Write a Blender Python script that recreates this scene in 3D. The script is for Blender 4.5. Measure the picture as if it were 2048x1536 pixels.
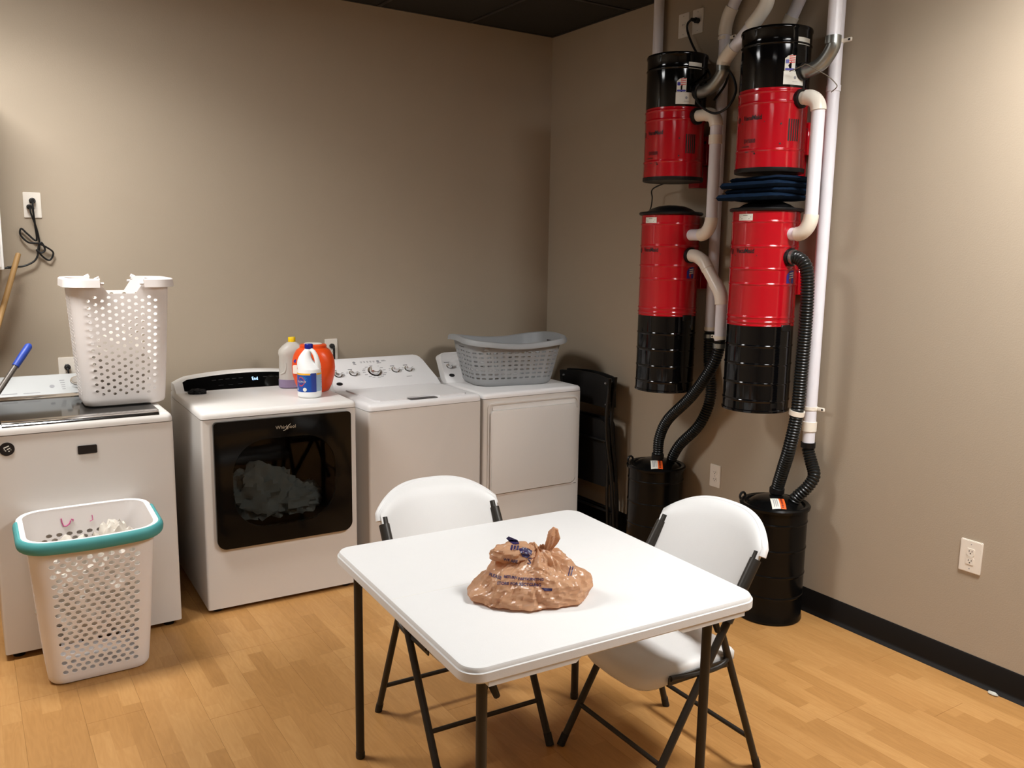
import bpy, bmesh, math, random
from mathutils import Vector, Matrix, noise
from mathutils.bvhtree import BVHTree

# ------------------------------------------------------------------ clear
for o in list(bpy.data.objects):
    bpy.data.objects.remove(o, do_unlink=True)
scene = bpy.context.scene
COL = scene.collection
PI = math.pi
random.seed(7)

# ------------------------------------------------------------------ camera
CAM = Vector((-3.3922, -4.8232, 1.733)); YAW, PITCH, ROLL, FPX = 0.5732, 0.1559, 0.0148, 1706.4
_d = Vector((math.sin(YAW)*math.cos(PITCH), math.cos(YAW)*math.cos(PITCH), -math.sin(PITCH)))
_r = Vector((math.cos(YAW), -math.sin(YAW), 0)); _u = _r.cross(_d)
_r2 = _r*math.cos(ROLL)+_u*math.sin(ROLL); _u2 = -_r*math.sin(ROLL)+_u*math.cos(ROLL)
cd = bpy.data.cameras.new('camera'); cam = bpy.data.objects.new('camera', cd); COL.objects.link(cam)
cd.sensor_width = 36; cd.sensor_fit = 'HORIZONTAL'; cd.lens = FPX*36/2048; cd.clip_start = .05
m = Matrix((_r2, _u2, -_d)).transposed().to_4x4(); m.translation = CAM
cam.matrix_world = m
scene.camera = cam

# ------------------------------------------------------------------ world, exposure, lights
w = bpy.data.worlds.new('world'); scene.world = w; w.use_nodes = True
w.node_tree.nodes['Background'].inputs[0].default_value = (.9, .85, .75, 1)
w.node_tree.nodes['Background'].inputs[1].default_value = .03
vs = scene.view_settings
vs.view_transform = 'Standard'; vs.look = 'None'; vs.gamma = 1; vs.use_curve_mapping = False
vs.exposure = 0.15
ROOM_X0, ROOM_Y0, H = -5.3, -7.2, 3.114
LAMPS = [(-3.55, -1.15, 72), (-.70, -3.95, 96), (-3.85, -5.0, 16)]  # last entry is a weak fill added behind the camera to lift the fronts
LAMP_ROT = [PI/2, 0, 0]
LAMP_COL = (1.0, .995, .985)
for i, (lx, ly, pw) in enumerate(LAMPS):
    ld = bpy.data.lights.new('troffer_light', 'AREA'); ld.shape = 'RECTANGLE'; ld.size = .54; ld.size_y = 1.14
    ld.energy = pw*.5; ld.color = LAMP_COL; ld.spread = math.radians(145)
    lo = bpy.data.objects.new('troffer_light', ld); COL.objects.link(lo); lo.location = (lx, ly, H-.032); lo.rotation_euler = (0, 0, LAMP_ROT[i])

# ------------------------------------------------------------------ materials
MATS = {}
def srgb(r, g, b):
    f = lambda c: (c/255/12.92) if c/255 <= .04045 else ((c/255+.055)/1.055)**2.4
    return (f(r), f(g), f(b), 1)
def mat(name, col, rough=.5, metal=0, spec=.5, var=.04, scale=20, bump=0, bscale=200, coat=0, trans=0, ior=1.45, alpha=1, emit=None, estr=0):
    if name in MATS: return MATS[name]
    m = bpy.data.materials.new(name); m.use_nodes = True; nt = m.node_tree; N = nt.nodes; L = nt.links
    b = N['Principled BSDF']
    b.inputs['Roughness'].default_value = rough; b.inputs['Metallic'].default_value = metal
    b.inputs['Specular IOR Level'].default_value = spec; b.inputs['IOR'].default_value = ior
    b.inputs['Coat Weight'].default_value = coat; b.inputs['Coat Roughness'].default_value = .05
    b.inputs['Transmission Weight'].default_value = trans
    b.inputs['Alpha'].default_value = alpha
    tc = N.new('ShaderNodeTexCoord')
    nz = N.new('ShaderNodeTexNoise'); nz.inputs['Scale'].default_value = scale; nz.inputs['Detail'].default_value = 4
    L.new(tc.outputs['Object'], nz.inputs['Vector'])
    mp = N.new('ShaderNodeMapRange'); mp.inputs[3].default_value = 1-var; mp.inputs[4].default_value = 1+var
    L.new(nz.outputs['Fac'], mp.inputs[0])
    mx = N.new('ShaderNodeMix'); mx.data_type = 'RGBA'; mx.blend_type = 'MULTIPLY'; mx.inputs[0].default_value = 1
    mx.inputs[6].default_value = col if len(col) == 4 else (*col, 1)
    L.new(mp.outputs[0], mx.inputs[7]); L.new(mx.outputs[2], b.inputs['Base Color'])
    if bump:
        nb = N.new('ShaderNodeTexNoise'); nb.inputs['Scale'].default_value = bscale; nb.inputs['Detail'].default_value = 3
        L.new(tc.outputs['Object'], nb.inputs['Vector'])
        bp = N.new('ShaderNodeBump'); bp.inputs['Strength'].default_value = bump; bp.inputs['Distance'].default_value = .002
        L.new(nb.outputs['Fac'], bp.inputs['Height']); L.new(bp.outputs[0], b.inputs['Normal'])
    if emit:
        b.inputs['Emission Color'].default_value = (*emit, 1); b.inputs['Emission Strength'].default_value = estr
    MATS[name] = m
    return m

mat('wall_paint', srgb(171, 157, 138), .75, var=.02, scale=6, bump=.25, bscale=160, spec=.3)
mat('base_black', srgb(20, 17, 15), .45, var=.1, spec=.2)
mat('ceiling_black', srgb(52, 50, 46), .9, var=.12, scale=60, bump=.5, bscale=180, spec=.2)
mat('grid_black', srgb(46, 44, 41), .6, var=.05)
mat('enamel', srgb(216, 211, 205), .22, var=.012, scale=4, spec=.5)
mat('enamel_soft', srgb(226, 222, 217), .3, var=.012, scale=4, spec=.5)
mat('console_white', srgb(230, 228, 227), .3, var=.01, spec=.5)
mat('console_silver', srgb(196, 198, 197), .35, metal=.25, var=.02)
mat('black_gloss', srgb(9, 9, 9), .08, var=.02, spec=.3)
mat('gloss_print', srgb(48, 48, 48), .15, var=.02)
mat('chrome', (.80, .80, .80), .10, metal=1, var=.02)
mat('chrome_face', (.82, .82, .82), .28, metal=.9, var=.02)
mat('galv', srgb(150, 152, 148), .34, metal=.85, var=.14, scale=18)
mat('badge_black', srgb(24, 23, 25), .35, var=.1)
mat('logo_metal', srgb(205, 197, 180), .3, metal=.6, var=.02)
mat('print_grey', srgb(150, 150, 152), .5, var=.03)
mat('print_dark', srgb(64, 60, 60), .5, var=.03)
mat('print_black', srgb(24, 18, 20), .45, var=.03)
mat('print_soft', srgb(88, 26, 26), .4, var=.05)
mat('display_blue', (.4, .65, 1), .4, emit=(.35, .62, 1), estr=2.5)
mat('foot_black', srgb(20, 20, 20), .6)
mat('hamper_plastic', srgb(234, 228, 224), .42, var=.02, scale=8, spec=.4)
mat('teal_grip', srgb(74, 152, 152), .55, var=.04, scale=40, bump=.1, bscale=300)
mat('magenta_ink', srgb(196, 92, 140), .6, var=.2, scale=60)
mat('cloth_white', srgb(206, 198, 186), .9, var=.08, scale=14, bump=.6, bscale=90, spec=.2)
mat('cloth_dark', srgb(22, 22, 23), .85, var=.2, scale=20, bump=.5, bscale=120)
mat('cloth_drum', srgb(225, 224, 220), .9, var=.06, scale=14, bump=.4, bscale=80)
mat('drum_metal', srgb(52, 50, 47), .6, var=.05)
mat('basket_grey', srgb(150, 152, 153), .45, var=.02, scale=10, spec=.4)
mat('outlet_white', srgb(232, 224, 212), .35, var=.01)
mat('slot_dark', srgb(38, 30, 27), .6)
mat('cord_black', srgb(16, 16, 16), .45, var=.05)
mat('wire_grey', srgb(120, 112, 100), .5)
mat('vac_red', srgb(176, 14, 28), .16, var=.03, scale=8, spec=.5, coat=.4)
mat('vac_black', srgb(8, 8, 9), .09, var=.05, spec=.45)
mat('vac_lid', srgb(16, 15, 16), .4, var=.1, spec=.4)
mat('barrel_black', srgb(9, 9, 9), .22, var=.08, spec=.25)
mat('pvc', srgb(232, 230, 236), .35, var=.03, scale=9, spec=.5)
mat('pvc_fit', srgb(240, 232, 218), .3, var=.02, scale=9, spec=.5)
mat('hose_black', srgb(24, 26, 26), .3, var=.05, spec=.5)
mat('label_white', srgb(226, 224, 214), .45, var=.03)
mat('label_orange', srgb(236, 98, 34), .45, var=.03)
mat('sticker_blue', srgb(52, 48, 150), .4, var=.03)
mat('sticker_red', srgb(222, 80, 74), .4, var=.03)
mat('towel_navy', srgb(18, 35, 56), .95, var=.18, scale=50, bump=.9, bscale=260, spec=.1)
mat('poly_white', srgb(214, 213, 211), .42, var=.012, scale=30, bump=.12, bscale=420, spec=.45)
mat('frame_grey', srgb(46, 42, 37), .42, metal=.25, var=.08, scale=30)
mat('chair_black', srgb(22, 21, 20), .45, var=.08)
mat('chair_vinyl', srgb(17, 16, 16), .6, var=.1, bump=.3, bscale=300)
mat('bleach_white', srgb(240, 241, 240), .38, var=.01)
mat('cap_blue', srgb(26, 36, 140), .35, var=.03)
mat('cap_yellow', srgb(240, 200, 10), .35, var=.03)
mat('lbl_blue', srgb(24, 74, 158), .35, var=.03)
mat('lbl_navy', srgb(42, 62, 140), .35, var=.03)
mat('lbl_cyan', srgb(60, 160, 205), .35, var=.05)
mat('lbl_yellow', srgb(238, 178, 52), .35, var=.03)
mat('lbl_pale', srgb(158, 182, 204), .4, var=.03)
mat('lbl_red', srgb(196, 60, 62), .35, var=.03)
mat('tub_orange', srgb(226, 78, 26), .28, var=.03, scale=10)
mat('lilac_liquid', srgb(140, 124, 152), .3, var=.03)
mat('wood_handle', srgb(178, 140, 88), .5, var=.15, scale=12)
mat('mop_blue', srgb(28, 60, 150), .45, var=.05)
mat('mop_pole', srgb(92, 86, 80), .4, metal=.5, var=.05)
mat('bag_ink', srgb(44, 36, 76), .4, var=.08)
mat('bag_ink_soft', srgb(92, 52, 56), .4, var=.08)
mat('box_white', srgb(226, 224, 220), .4, var=.02)
mat('lamp_frame', srgb(230, 228, 220), .4, var=.02)
mat('scrap', srgb(190, 190, 180), .6, var=.1)

def glass_tint(name, tint, fr=1.5, rough=.03):
    m = bpy.data.materials.new(name); m.use_nodes = True; nt = m.node_tree; N = nt.nodes; L = nt.links
    N.remove(N['Principled BSDF']); out = N['Material Output']
    t = N.new('ShaderNodeBsdfTransparent'); g = N.new('ShaderNodeBsdfGlossy'); g.inputs['Roughness'].default_value = rough
    nz = N.new('ShaderNodeTexNoise'); nz.inputs['Scale'].default_value = 3
    tc = N.new('ShaderNodeTexCoord'); L.new(tc.outputs['Object'], nz.inputs['Vector'])
    mx = N.new('ShaderNodeMix'); mx.data_type = 'RGBA'; mx.inputs[6].default_value = tuple(c*.95 for c in tint)+(1,); mx.inputs[7].default_value = tuple(tint)+(1,)
    L.new(nz.outputs['Fac'], mx.inputs[0]); L.new(mx.outputs[2], t.inputs['Color'])
    f = N.new('ShaderNodeFresnel'); f.inputs['IOR'].default_value = fr
    ms = N.new('ShaderNodeMixShader'); L.new(f.outputs[0], ms.inputs[0]); L.new(t.outputs[0], ms.inputs[1]); L.new(g.outputs[0], ms.inputs[2])
    L.new(ms.outputs[0], out.inputs['Surface']); MATS[name] = m
glass_tint('door_glass', (.27, .28, .27), 1.28)

def milky(name, col, tcol, fac, rough=.35):
    """thin translucent plastic"""
    m = mat(name, col, rough, var=.05, scale=14); nt = m.node_tree; N = nt.nodes; L = nt.links
    b = N['Principled BSDF']; tr = N.new('ShaderNodeBsdfTranslucent'); tr.inputs['Color'].default_value = (*tcol, 1)
    ms = N.new('ShaderNodeMixShader'); ms.inputs[0].default_value = fac
    L.new(b.outputs[0], ms.inputs[1]); L.new(tr.outputs[0], ms.inputs[2]); L.new(ms.outputs[0], N['Material Output'].inputs['Surface'])
milky('jug_plastic', srgb(226, 221, 212), srgb(215, 205, 190)[:3], .35)
milky('bag_plastic', srgb(214, 172, 136), srgb(220, 170, 130)[:3], .42, rough=.22)

def floor_material():
    m = bpy.data.materials.new('laminate'); m.use_nodes = True; nt = m.node_tree; N = nt.nodes; L = nt.links; b = N['Principled BSDF']
    g = N.new('ShaderNodeNewGeometry'); s = N.new('ShaderNodeSeparateXYZ'); L.new(g.outputs['Position'], s.inputs[0])
    def mth(op, a, bb=None, c=None):
        n = N.new('ShaderNodeMath'); n.operation = op
        for i, v in enumerate((a, bb, c)):
            if v is None: continue
            if isinstance(v, (int, float)): n.inputs[i].default_value = v
            else: L.new(v, n.inputs[i])
        return n.outputs[0]
    sx = mth('DIVIDE', s.outputs[0], .065); ix = mth('FLOOR', sx)
    wn = N.new('ShaderNodeTexWhiteNoise'); wn.noise_dimensions = '1D'; L.new(ix, wn.inputs['W'])
    yy = mth('DIVIDE', s.outputs[1], .41); yo = mth('ADD', yy, mth('MULTIPLY', wn.outputs['Value'], 7.0)); iy = mth('FLOOR', yo)
    cb = N.new('ShaderNodeCombineXYZ'); L.new(ix, cb.inputs[0]); L.new(iy, cb.inputs[1])
    w2 = N.new('ShaderNodeTexWhiteNoise'); w2.noise_dimensions = '3D'; L.new(cb.outputs[0], w2.inputs['Vector'])
    # grain
    gx = mth('MULTIPLY', s.outputs[0], 60.0); gy = mth('MULTIPLY', s.outputs[1], 4.5)
    gz = mth('MULTIPLY', w2.outputs['Value'], 40.0)
    cg = N.new('ShaderNodeCombineXYZ'); L.new(gx, cg.inputs[0]); L.new(gy, cg.inputs[1]); L.new(gz, cg.inputs[2])
    nz = N.new('ShaderNodeTexNoise'); nz.inputs['Scale'].default_value = 1; nz.inputs['Detail'].default_value = 5; nz.inputs['Distortion'].default_value = 1.2
    L.new(cg.outputs[0], nz.inputs['Vector'])
    cg2 = N.new('ShaderNodeCombineXYZ'); L.new(mth('MULTIPLY', s.outputs[0], 16.0), cg2.inputs[0]); L.new(mth('MULTIPLY', s.outputs[1], 3.0), cg2.inputs[1]); L.new(gz, cg2.inputs[2])
    wv = N.new('ShaderNodeTexNoise'); wv.inputs['Scale'].default_value = 1; wv.inputs['Detail'].default_value = 2; L.new(cg2.outputs[0], wv.inputs['Vector'])
    rings = mth('SINE', mth('MULTIPLY', wv.outputs['Fac'], 60.0))
    v = mth('ADD', mth('ADD', mth('MULTIPLY', w2.outputs['Value'], .42), .08), mth('MULTIPLY', nz.outputs['Fac'], .42))
    v = mth('ADD', v, mth('MULTIPLY', rings, .05))
    cr = N.new('ShaderNodeValToRGB'); L.new(v, cr.inputs[0])
    e = cr.color_ramp.elements; e[0].position = .1; e[0].color = srgb(156, 111, 60); e[1].position = .9; e[1].color = srgb(193, 147, 91)
    k = cr.color_ramp.elements.new(.5); k.color = srgb(175, 128, 74)
    # thin strip joints (printed)
    fx = mth('FRACT', sx); d1 = mth('LESS_THAN', fx, .018); fy = mth('FRACT', yo); d2 = mth('LESS_THAN', fy, .004)
    j = mth('MULTIPLY', mth('MAXIMUM', d1, d2), .14)
    mx = N.new('ShaderNodeMix'); mx.data_type = 'RGBA'; mx.inputs[7].default_value = srgb(130, 84, 40); L.new(j, mx.inputs[0]); L.new(cr.outputs[0], mx.inputs[6])
    L.new(mx.outputs[2], b.inputs['Base Color'])
    b.inputs['Roughness'].default_value = .42; b.inputs['Specular IOR Level'].default_value = .35
    MATS['laminate'] = m
floor_material()

# ------------------------------------------------------------------ helpers
def finish(bm, smooth=40):
    me = bpy.data.meshes.new('m')
    bmesh.ops.recalc_face_normals(bm, faces=bm.faces)
    bm.to_mesh(me); bm.free()
    if smooth:
        me.shade_smooth(); me.set_sharp_from_angle(angle=math.radians(smooth))
    return me
def obj(name, bm, m, parent=None, world=False, smooth=40, kind=None, label=None):
    """part (or any mesh); world=True: mesh coordinates are world ones"""
    me = finish(bm, smooth) if isinstance(bm, bmesh.types.BMesh) else bm
    me.materials.append(MATS[m]); me.name = name
    o = bpy.data.objects.new(name, me); COL.objects.link(o)
    if parent is not None:
        top = parent
        while top.parent: top = top.parent
        if world: me.transform(top.matrix_basis.inverted())
        o.parent = parent
    if kind: o['kind'] = kind
    if label: o['label'] = label
    return o
def tag(o, label, cat, group=None):
    o['label'] = label; o['category'] = cat
    if group: o['group'] = group
    return o
def thing(name, label, cat, loc=(0, 0, 0), rotz=0, group=None):
    o = bpy.data.objects.new(name, None); COL.objects.link(o); o.empty_display_size = .1
    o.location = loc; o.rotation_euler = (0, 0, rotz)
    return tag(o, label, cat, group)
def solo(name, bm, m, label, cat, group=None, smooth=40):
    """single-mesh thing given in world coordinates, origin moved to its base"""
    me = finish(bm, smooth)
    xs = [v.co for v in me.vertices]
    c = Vector(((min(v.x for v in xs)+max(v.x for v in xs))/2, (min(v.y for v in xs)+max(v.y for v in xs))/2, min(v.z for v in xs)))
    me.transform(Matrix.Translation(-c)); me.materials.append(MATS[m]); me.name = name
    o = bpy.data.objects.new(name, me); COL.objects.link(o); o.location = c
    return tag(o, label, cat, group)
def struct(name, bm, m, smooth=0):
    o = obj(name, bm, m, smooth=smooth); o['kind'] = 'structure'; return o
def dup(root, loc=None, rotz=None, label=None):
    r = root.copy(); COL.objects.link(r)
    if loc: r.location = loc
    if rotz is not None: r.rotation_euler = (0, 0, rotz)
    if label: r['label'] = label
    for ch in list(root.children):
        c = ch.copy(); COL.objects.link(c); c.parent = r
        for g in list(ch.children):
            d = g.copy(); COL.objects.link(d); d.parent = c
    return r
def B(): return bmesh.new()
def box(bm, x0, x1, y0, y1, z0, z1, bev=0, seg=2):
    vs_ = [bm.verts.new((x, y, z)) for x in (x0, x1) for y in (y0, y1) for z in (z0, z1)]
    fs = [(0, 1, 3, 2), (4, 6, 7, 5), (0, 4, 5, 1), (2, 3, 7, 6), (0, 2, 6, 4), (1, 5, 7, 3)]
    ff = [bm.faces.new([vs_[i] for i in f]) for f in fs]
    if bev:
        es = list({e for f in ff for e in f.edges})
        bmesh.ops.bevel(bm, geom=es, offset=bev, segments=seg, affect='EDGES', profile=.5)
    return vs_
def box_sel(bm, x0, x1, y0, y1, z0, z1, sel, bev, seg=4):
    vs_ = box(bm, x0, x1, y0, y1, z0, z1)
    es = [e for e in {e for v in vs_ for e in v.link_edges} if sel((e.verts[0].co+e.verts[1].co)/2, (e.verts[1].co-e.verts[0].co).normalized())]
    bmesh.ops.bevel(bm, geom=es, offset=bev, segments=seg, affect='EDGES', profile=.5)
def ngon_prism(bm, pts, fn, t0, t1):
    """pts 2D outline; fn(p, t) -> 3D"""
    a = [bm.verts.new(fn(p, t0)) for p in pts]; b = [bm.verts.new(fn(p, t1)) for p in pts]
    n = len(pts)
    bm.faces.new(a); bm.faces.new(b[::-1])
    for i in range(n): bm.faces.new((a[i], a[(i+1) % n], b[(i+1) % n], b[i]))
def rrect2(x0, x1, y0, y1, r, seg=6):
    rs = r if isinstance(r, (tuple, list)) else (r,)*4
    out = []
    for (cx, cy, a0, rr) in ((x1-rs[0], y1-rs[0], 0, rs[0]), (x0+rs[1], y1-rs[1], 90, rs[1]), (x0+rs[2], y0+rs[2], 180, rs[2]), (x1-rs[3], y0+rs[3], 270, rs[3])):
        for k in range(seg+1):
            a = math.radians(a0+90*k/seg); out.append((cx+rr*math.cos(a), cy+rr*math.sin(a)))
    return out
def lathe(bm, prof, c=(0, 0), segs=48, cap=True):
    rings = []
    for r, z in prof:
        rings.append([bm.verts.new((c[0]+r*math.cos(2*PI*k/segs), c[1]+r*math.sin(2*PI*k/segs), z)) for k in range(segs)])
    for a, b in zip(rings, rings[1:]):
        for k in range(segs): bm.faces.new((a[k], a[(k+1) % segs], b[(k+1) % segs], b[k]))
    if cap:
        bm.faces.new(rings[0][::-1]); bm.faces.new(rings[-1])
def spline(pts, n=8):
    P = [Vector(p) for p in pts]; P = [2*P[0]-P[1]]+P+[2*P[-1]-P[-2]]; out = []
    for i in range(1, len(P)-2):
        for k in range(n):
            t = k/n; a, b, c, d = P[i-1], P[i], P[i+1], P[i+2]
            out.append(.5*((2*b)+(c-a)*t+(2*a-5*b+4*c-d)*t*t+(3*b-3*c+d-a)*t**3))
    out.append(P[-2].copy()); return out
def resample(pts, step):
    P = [Vector(p) for p in pts]; L_ = [0]
    for a, b in zip(P, P[1:]): L_.append(L_[-1]+(b-a).length)
    n = max(2, int(L_[-1]/step)); out = []; j = 0
    for k in range(n+1):
        s = L_[-1]*k/n
        while j < len(P)-2 and L_[j+1] < s: j += 1
        t = (s-L_[j])/max(1e-9, L_[j+1]-L_[j]); out.append(P[j].lerp(P[j+1], t))
    return out
def tube(bm, pts, r, segs=12, cap=True, closed=False):
    P = [Vector(p) for p in pts]; n = len(P); rings = []
    t0 = (P[1]-P[0]).normalized(); up = Vector((0, 0, 1)) if abs(t0.z) < .9 else Vector((1, 0, 0))
    nrm = t0.cross(up).normalized()
    for i in range(n):
        if closed: t = (P[(i+1) % n]-P[i-1])
        else: t = P[min(i+1, n-1)]-P[max(i-1, 0)]
        t = t.normalized(); nrm = (nrm-t*nrm.dot(t)).normalized(); bn = t.cross(nrm)
        rr = r(i) if callable(r) else r
        rings.append([bm.verts.new(P[i]+nrm*(rr*math.cos(2*PI*k/segs))+bn*(rr*math.sin(2*PI*k/segs))) for k in range(segs)])
    pairs = list(zip(rings, rings[1:]))+([(rings[-1], rings[0])] if closed else [])
    for a, b in pairs:
        for k in range(segs): bm.faces.new((a[k], a[(k+1) % segs], b[(k+1) % segs], b[k]))
    if cap and not closed: bm.faces.new(rings[0][::-1]); bm.faces.new(rings[-1])
def arc_pts(p0, pc, p1, n=8):
    """quarter-ellipse elbow from p0 to p1 with corner pc"""
    p0, pc, p1 = Vector(p0), Vector(pc), Vector(p1); out = []
    for k in range(n+1):
        a = PI/2*k/n; out.append(pc+(p0-pc)*(1-math.sin(a))+(p1-pc)*(1-math.cos(a)))
    return out
def hose(bm, pts, r=.029, pitch=.0135, segs=16):
    P = resample(spline(pts, 14), pitch/4)
    tube(bm, P, lambda i: r*(1.0, .95, .80, .95)[i % 4], segs)
def text_bm(s, size, fn, depth=.0006, align='LEFT', sub=0, bold=0):
    """lettering: fn((x, y), t) -> 3D"""
    cu = bpy.data.curves.new('t', 'FONT'); cu.body = s; cu.size = size; cu.align_x = align; cu.resolution_u = 2; cu.offset = bold
    o = bpy.data.objects.new('t', cu); COL.objects.link(o)
    bpy.context.view_layer.update()
    me = o.to_mesh(); bm = B(); bm.from_mesh(me); o.to_mesh_clear()
    bpy.data.objects.remove(o); bpy.data.curves.remove(cu)
    bmesh.ops.triangulate(bm, faces=bm.faces[:])
    if sub: bmesh.ops.subdivide_edges(bm, edges=bm.edges[:], cuts=sub, use_grid_fill=True)
    for v in bm.verts: v.co = Vector(fn((v.co.x, v.co.y), depth))
    return bm
def perf_shell(bm, mapf, ncol, nrow, hole, square=False):
    """closed band of cells with octagonal (or oblong) holes; mapf(u 0..1, row coordinate 0..nrow) -> 3D"""
    V = {}
    def gv(a, b):
        a %= 2*ncol
        if (a, b) not in V: V[(a, b)] = bm.verts.new(mapf(a/(2*ncol), b/2))
        return V[(a, b)]
    for r in range(nrow):
        off = (r % 2) if not square else 0
        for c in range(ncol):
            a, b = 2*c+off, 2*r
            outer = [gv(a, b), gv(a+1, b), gv(a+2, b), gv(a+2, b+1), gv(a+2, b+2), gv(a+1, b+2), gv(a, b+2), gv(a, b+1)]
            h = hole(((a+1) % (2*ncol))/(2*ncol), r)
            if not h:
                cv = bm.verts.new(mapf(((a+1)/(2*ncol)) % 1.0, r+.5))
                for k in (0, 2, 4, 6): bm.faces.new((outer[k], outer[k+1], cv, outer[k-1]))
                continue
            inner = []
            for k, ang in enumerate((225, 270, 315, 0, 45, 90, 135, 180)):
                ca, sa = math.cos(math.radians(ang)), math.sin(math.radians(ang))
                if square and k % 2 == 0: ca, sa = math.copysign(.95, ca), math.copysign(.9, sa)
                inner.append(bm.verts.new(mapf((((a+1)+2*h[0]*ca)/(2*ncol)) % 1.0, r+.5+h[1]*sa)))
            for k in range(8): bm.faces.new((outer[k], outer[(k+1) % 8], inner[(k+1) % 8], inner[k]))
def perim(u, hw, hd, rad):
    """rounded rectangle by arc length; u=0 at the front centre (y=-hd), running to +x"""
    sx, sy, q = 2*(hw-rad), 2*(hd-rad), PI*rad/2
    T = 2*sx+2*sy+4*q; s = (u % 1.0)*T
    segs_ = [('l', sx/2, (0, -hd), (1, 0)), ('a', q, (hw-rad, -hd+rad), -90), ('l', sy, (hw, -hd+rad), (0, 1)), ('a', q, (hw-rad, hd-rad), 0),
             ('l', sx, (hw-rad, hd), (-1, 0)), ('a', q, (-hw+rad, hd-rad), 90), ('l', sy, (-hw, hd-rad), (0, -1)), ('a', q, (-hw+rad, -hd+rad), 180), ('l', sx/2+1e-6, (-hw+rad, -hd), (1, 0))]
    for k, ln, p, d in segs_:
        if s <= ln:
            if k == 'l': return (p[0]+d[0]*s, p[1]+d[1]*s)
            a = math.radians(d)+s/rad; return (p[0]+rad*math.cos(a), p[1]+rad*math.sin(a))
        s -= ln
    return (0, -hd)
def thicken(bm, t):
    bmesh.ops.recalc_face_normals(bm, faces=bm.faces)
    bmesh.ops.solidify(bm, geom=bm.faces[:], thickness=t)
def cloth_heap(bm, c, sx, sy, sz, seed, n=28, rough=.35):
    rnd = Vector((seed*3.7, seed*1.3, seed*9.1)); rings = []
    for i in range(n+1):
        ph = PI*i/n; ring = []
        for k in range(2*n):
            th = PI*k/n
            d = Vector((math.sin(ph)*math.cos(th), math.sin(ph)*math.sin(th), math.cos(ph)))
            f = 1+rough*(abs(noise.noise(d*2.2+rnd))*-1.2+.35)+rough*.5*noise.noise(d*5+rnd)
            ring.append(bm.verts.new((c[0]+d.x*sx*f, c[1]+d.y*sy*f, c[2]+max(d.z, -.55)*sz*f)))
        rings.append(ring)
    for a, b in zip(rings, rings[1:]):
        for k in range(2*n): bm.faces.new((a[k], b[k], b[(k+1) % (2*n)], a[(k+1) % (2*n)]))
    bmesh.ops.remove_doubles(bm, verts=bm.verts[:], dist=1e-5)

# ------------------------------------------------------------------ room shell
T = .1
bm = B(); box(bm, ROOM_X0-T, T, 0, T, 0, H+.12); struct('wall_back', bm, 'wall_paint')
bm = B(); box(bm, 0, T, ROOM_Y0-T, 0, 0, H+.12); struct('wall_right', bm, 'wall_paint')
bm = B(); box(bm, ROOM_X0-T, ROOM_X0, ROOM_Y0-T, 0, 0, H+.12); struct('wall_left', bm, 'wall_paint')
bm = B(); box(bm, ROOM_X0, 0, ROOM_Y0-T, ROOM_Y0, 0, H+.12); struct('wall_front', bm, 'wall_paint')
bm = B(); box(bm, ROOM_X0-T, T, ROOM_Y0-T, T, -.1, -.012); floor = struct('floor', bm, 'laminate')
# planks 0.195 wide, continuous cross seam at y=-1.27
PW = .195; nx = 0; SEAM = -1.27
x = 0.0; rowi = 0
meshes = {}
def plank(x0, x1, y0, y1):
    key = (round(x1-x0, 3), round(y1-y0, 3))
    if key not in meshes:
        b = B(); box_sel(b, 0, key[0]-.0003, 0, key[1]-.0008, -.012, 0, lambda c, d: c.z > -.001, .0004, 1)
        me = finish(b, 0); me.materials.append(MATS['laminate']); meshes[key] = me
    o = bpy.data.objects.new('plank', meshes[key]); COL.objects.link(o); o.parent = floor; o.location = (x0, y0, 0)
while x > ROOM_X0:
    x0 = max(ROOM_X0, x-PW)
    plank(x0, x, SEAM, 0)
    y = SEAM; first = (.3, .7, 1.1, .5, .9)[rowi % 5]
    while y > ROOM_Y0:
        ln = first if first else 1.2; first = None
        y0 = max(ROOM_Y0, y-ln); plank(x0, x, y0, y); y = y0
    x = x0; rowi += 1
# ceiling of dark panels in a dark grid
bm = B(); box(bm, ROOM_X0-T, T, ROOM_Y0-T, T, H+.02, H+.1); ceil = struct('ceiling', bm, 'ceiling_black')
xs = [0, -.63]; 
while xs[-1] > ROOM_X0: xs.append(max(ROOM_X0, xs[-1]-.61))
ys = [0, -.78]
while ys[-1] > ROOM_Y0: ys.append(max(ROOM_Y0, ys[-1]-1.22))
tm = {}
for xa, xb in zip(xs, xs[1:]):
    for ya, yb in zip(ys, ys[1:]):
        if any(xb < lx < xa and yb < ly < ya for lx, ly, _ in LAMPS): pass
        key = (round(xa-xb, 3), round(ya-yb, 3))
        if key not in tm:
            b = B(); box(b, .008, key[0]-.008, .008, key[1]-.008, 0, .012, .002, 1); me = finish(b, 0); me.materials.append(MATS['ceiling_black']); tm[key] = me
        o = bpy.data.objects.new('ceiling_panel', tm[key]); COL.objects.link(o); o.parent = ceil; o.location = (xb, yb, H+.004)
for xa in xs:
    bm = B(); box(bm, xa-.012, xa+.012, ROOM_Y0, 0, H-.002, H+.006); obj('grid_bar', bm, 'grid_black', ceil, smooth=0)
for ya in ys:
    bm = B(); box(bm, ROOM_X0, 0, ya-.012, ya+.012, H-.0015, H+.0055); obj('grid_bar', bm, 'grid_black', ceil, smooth=0)
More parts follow.
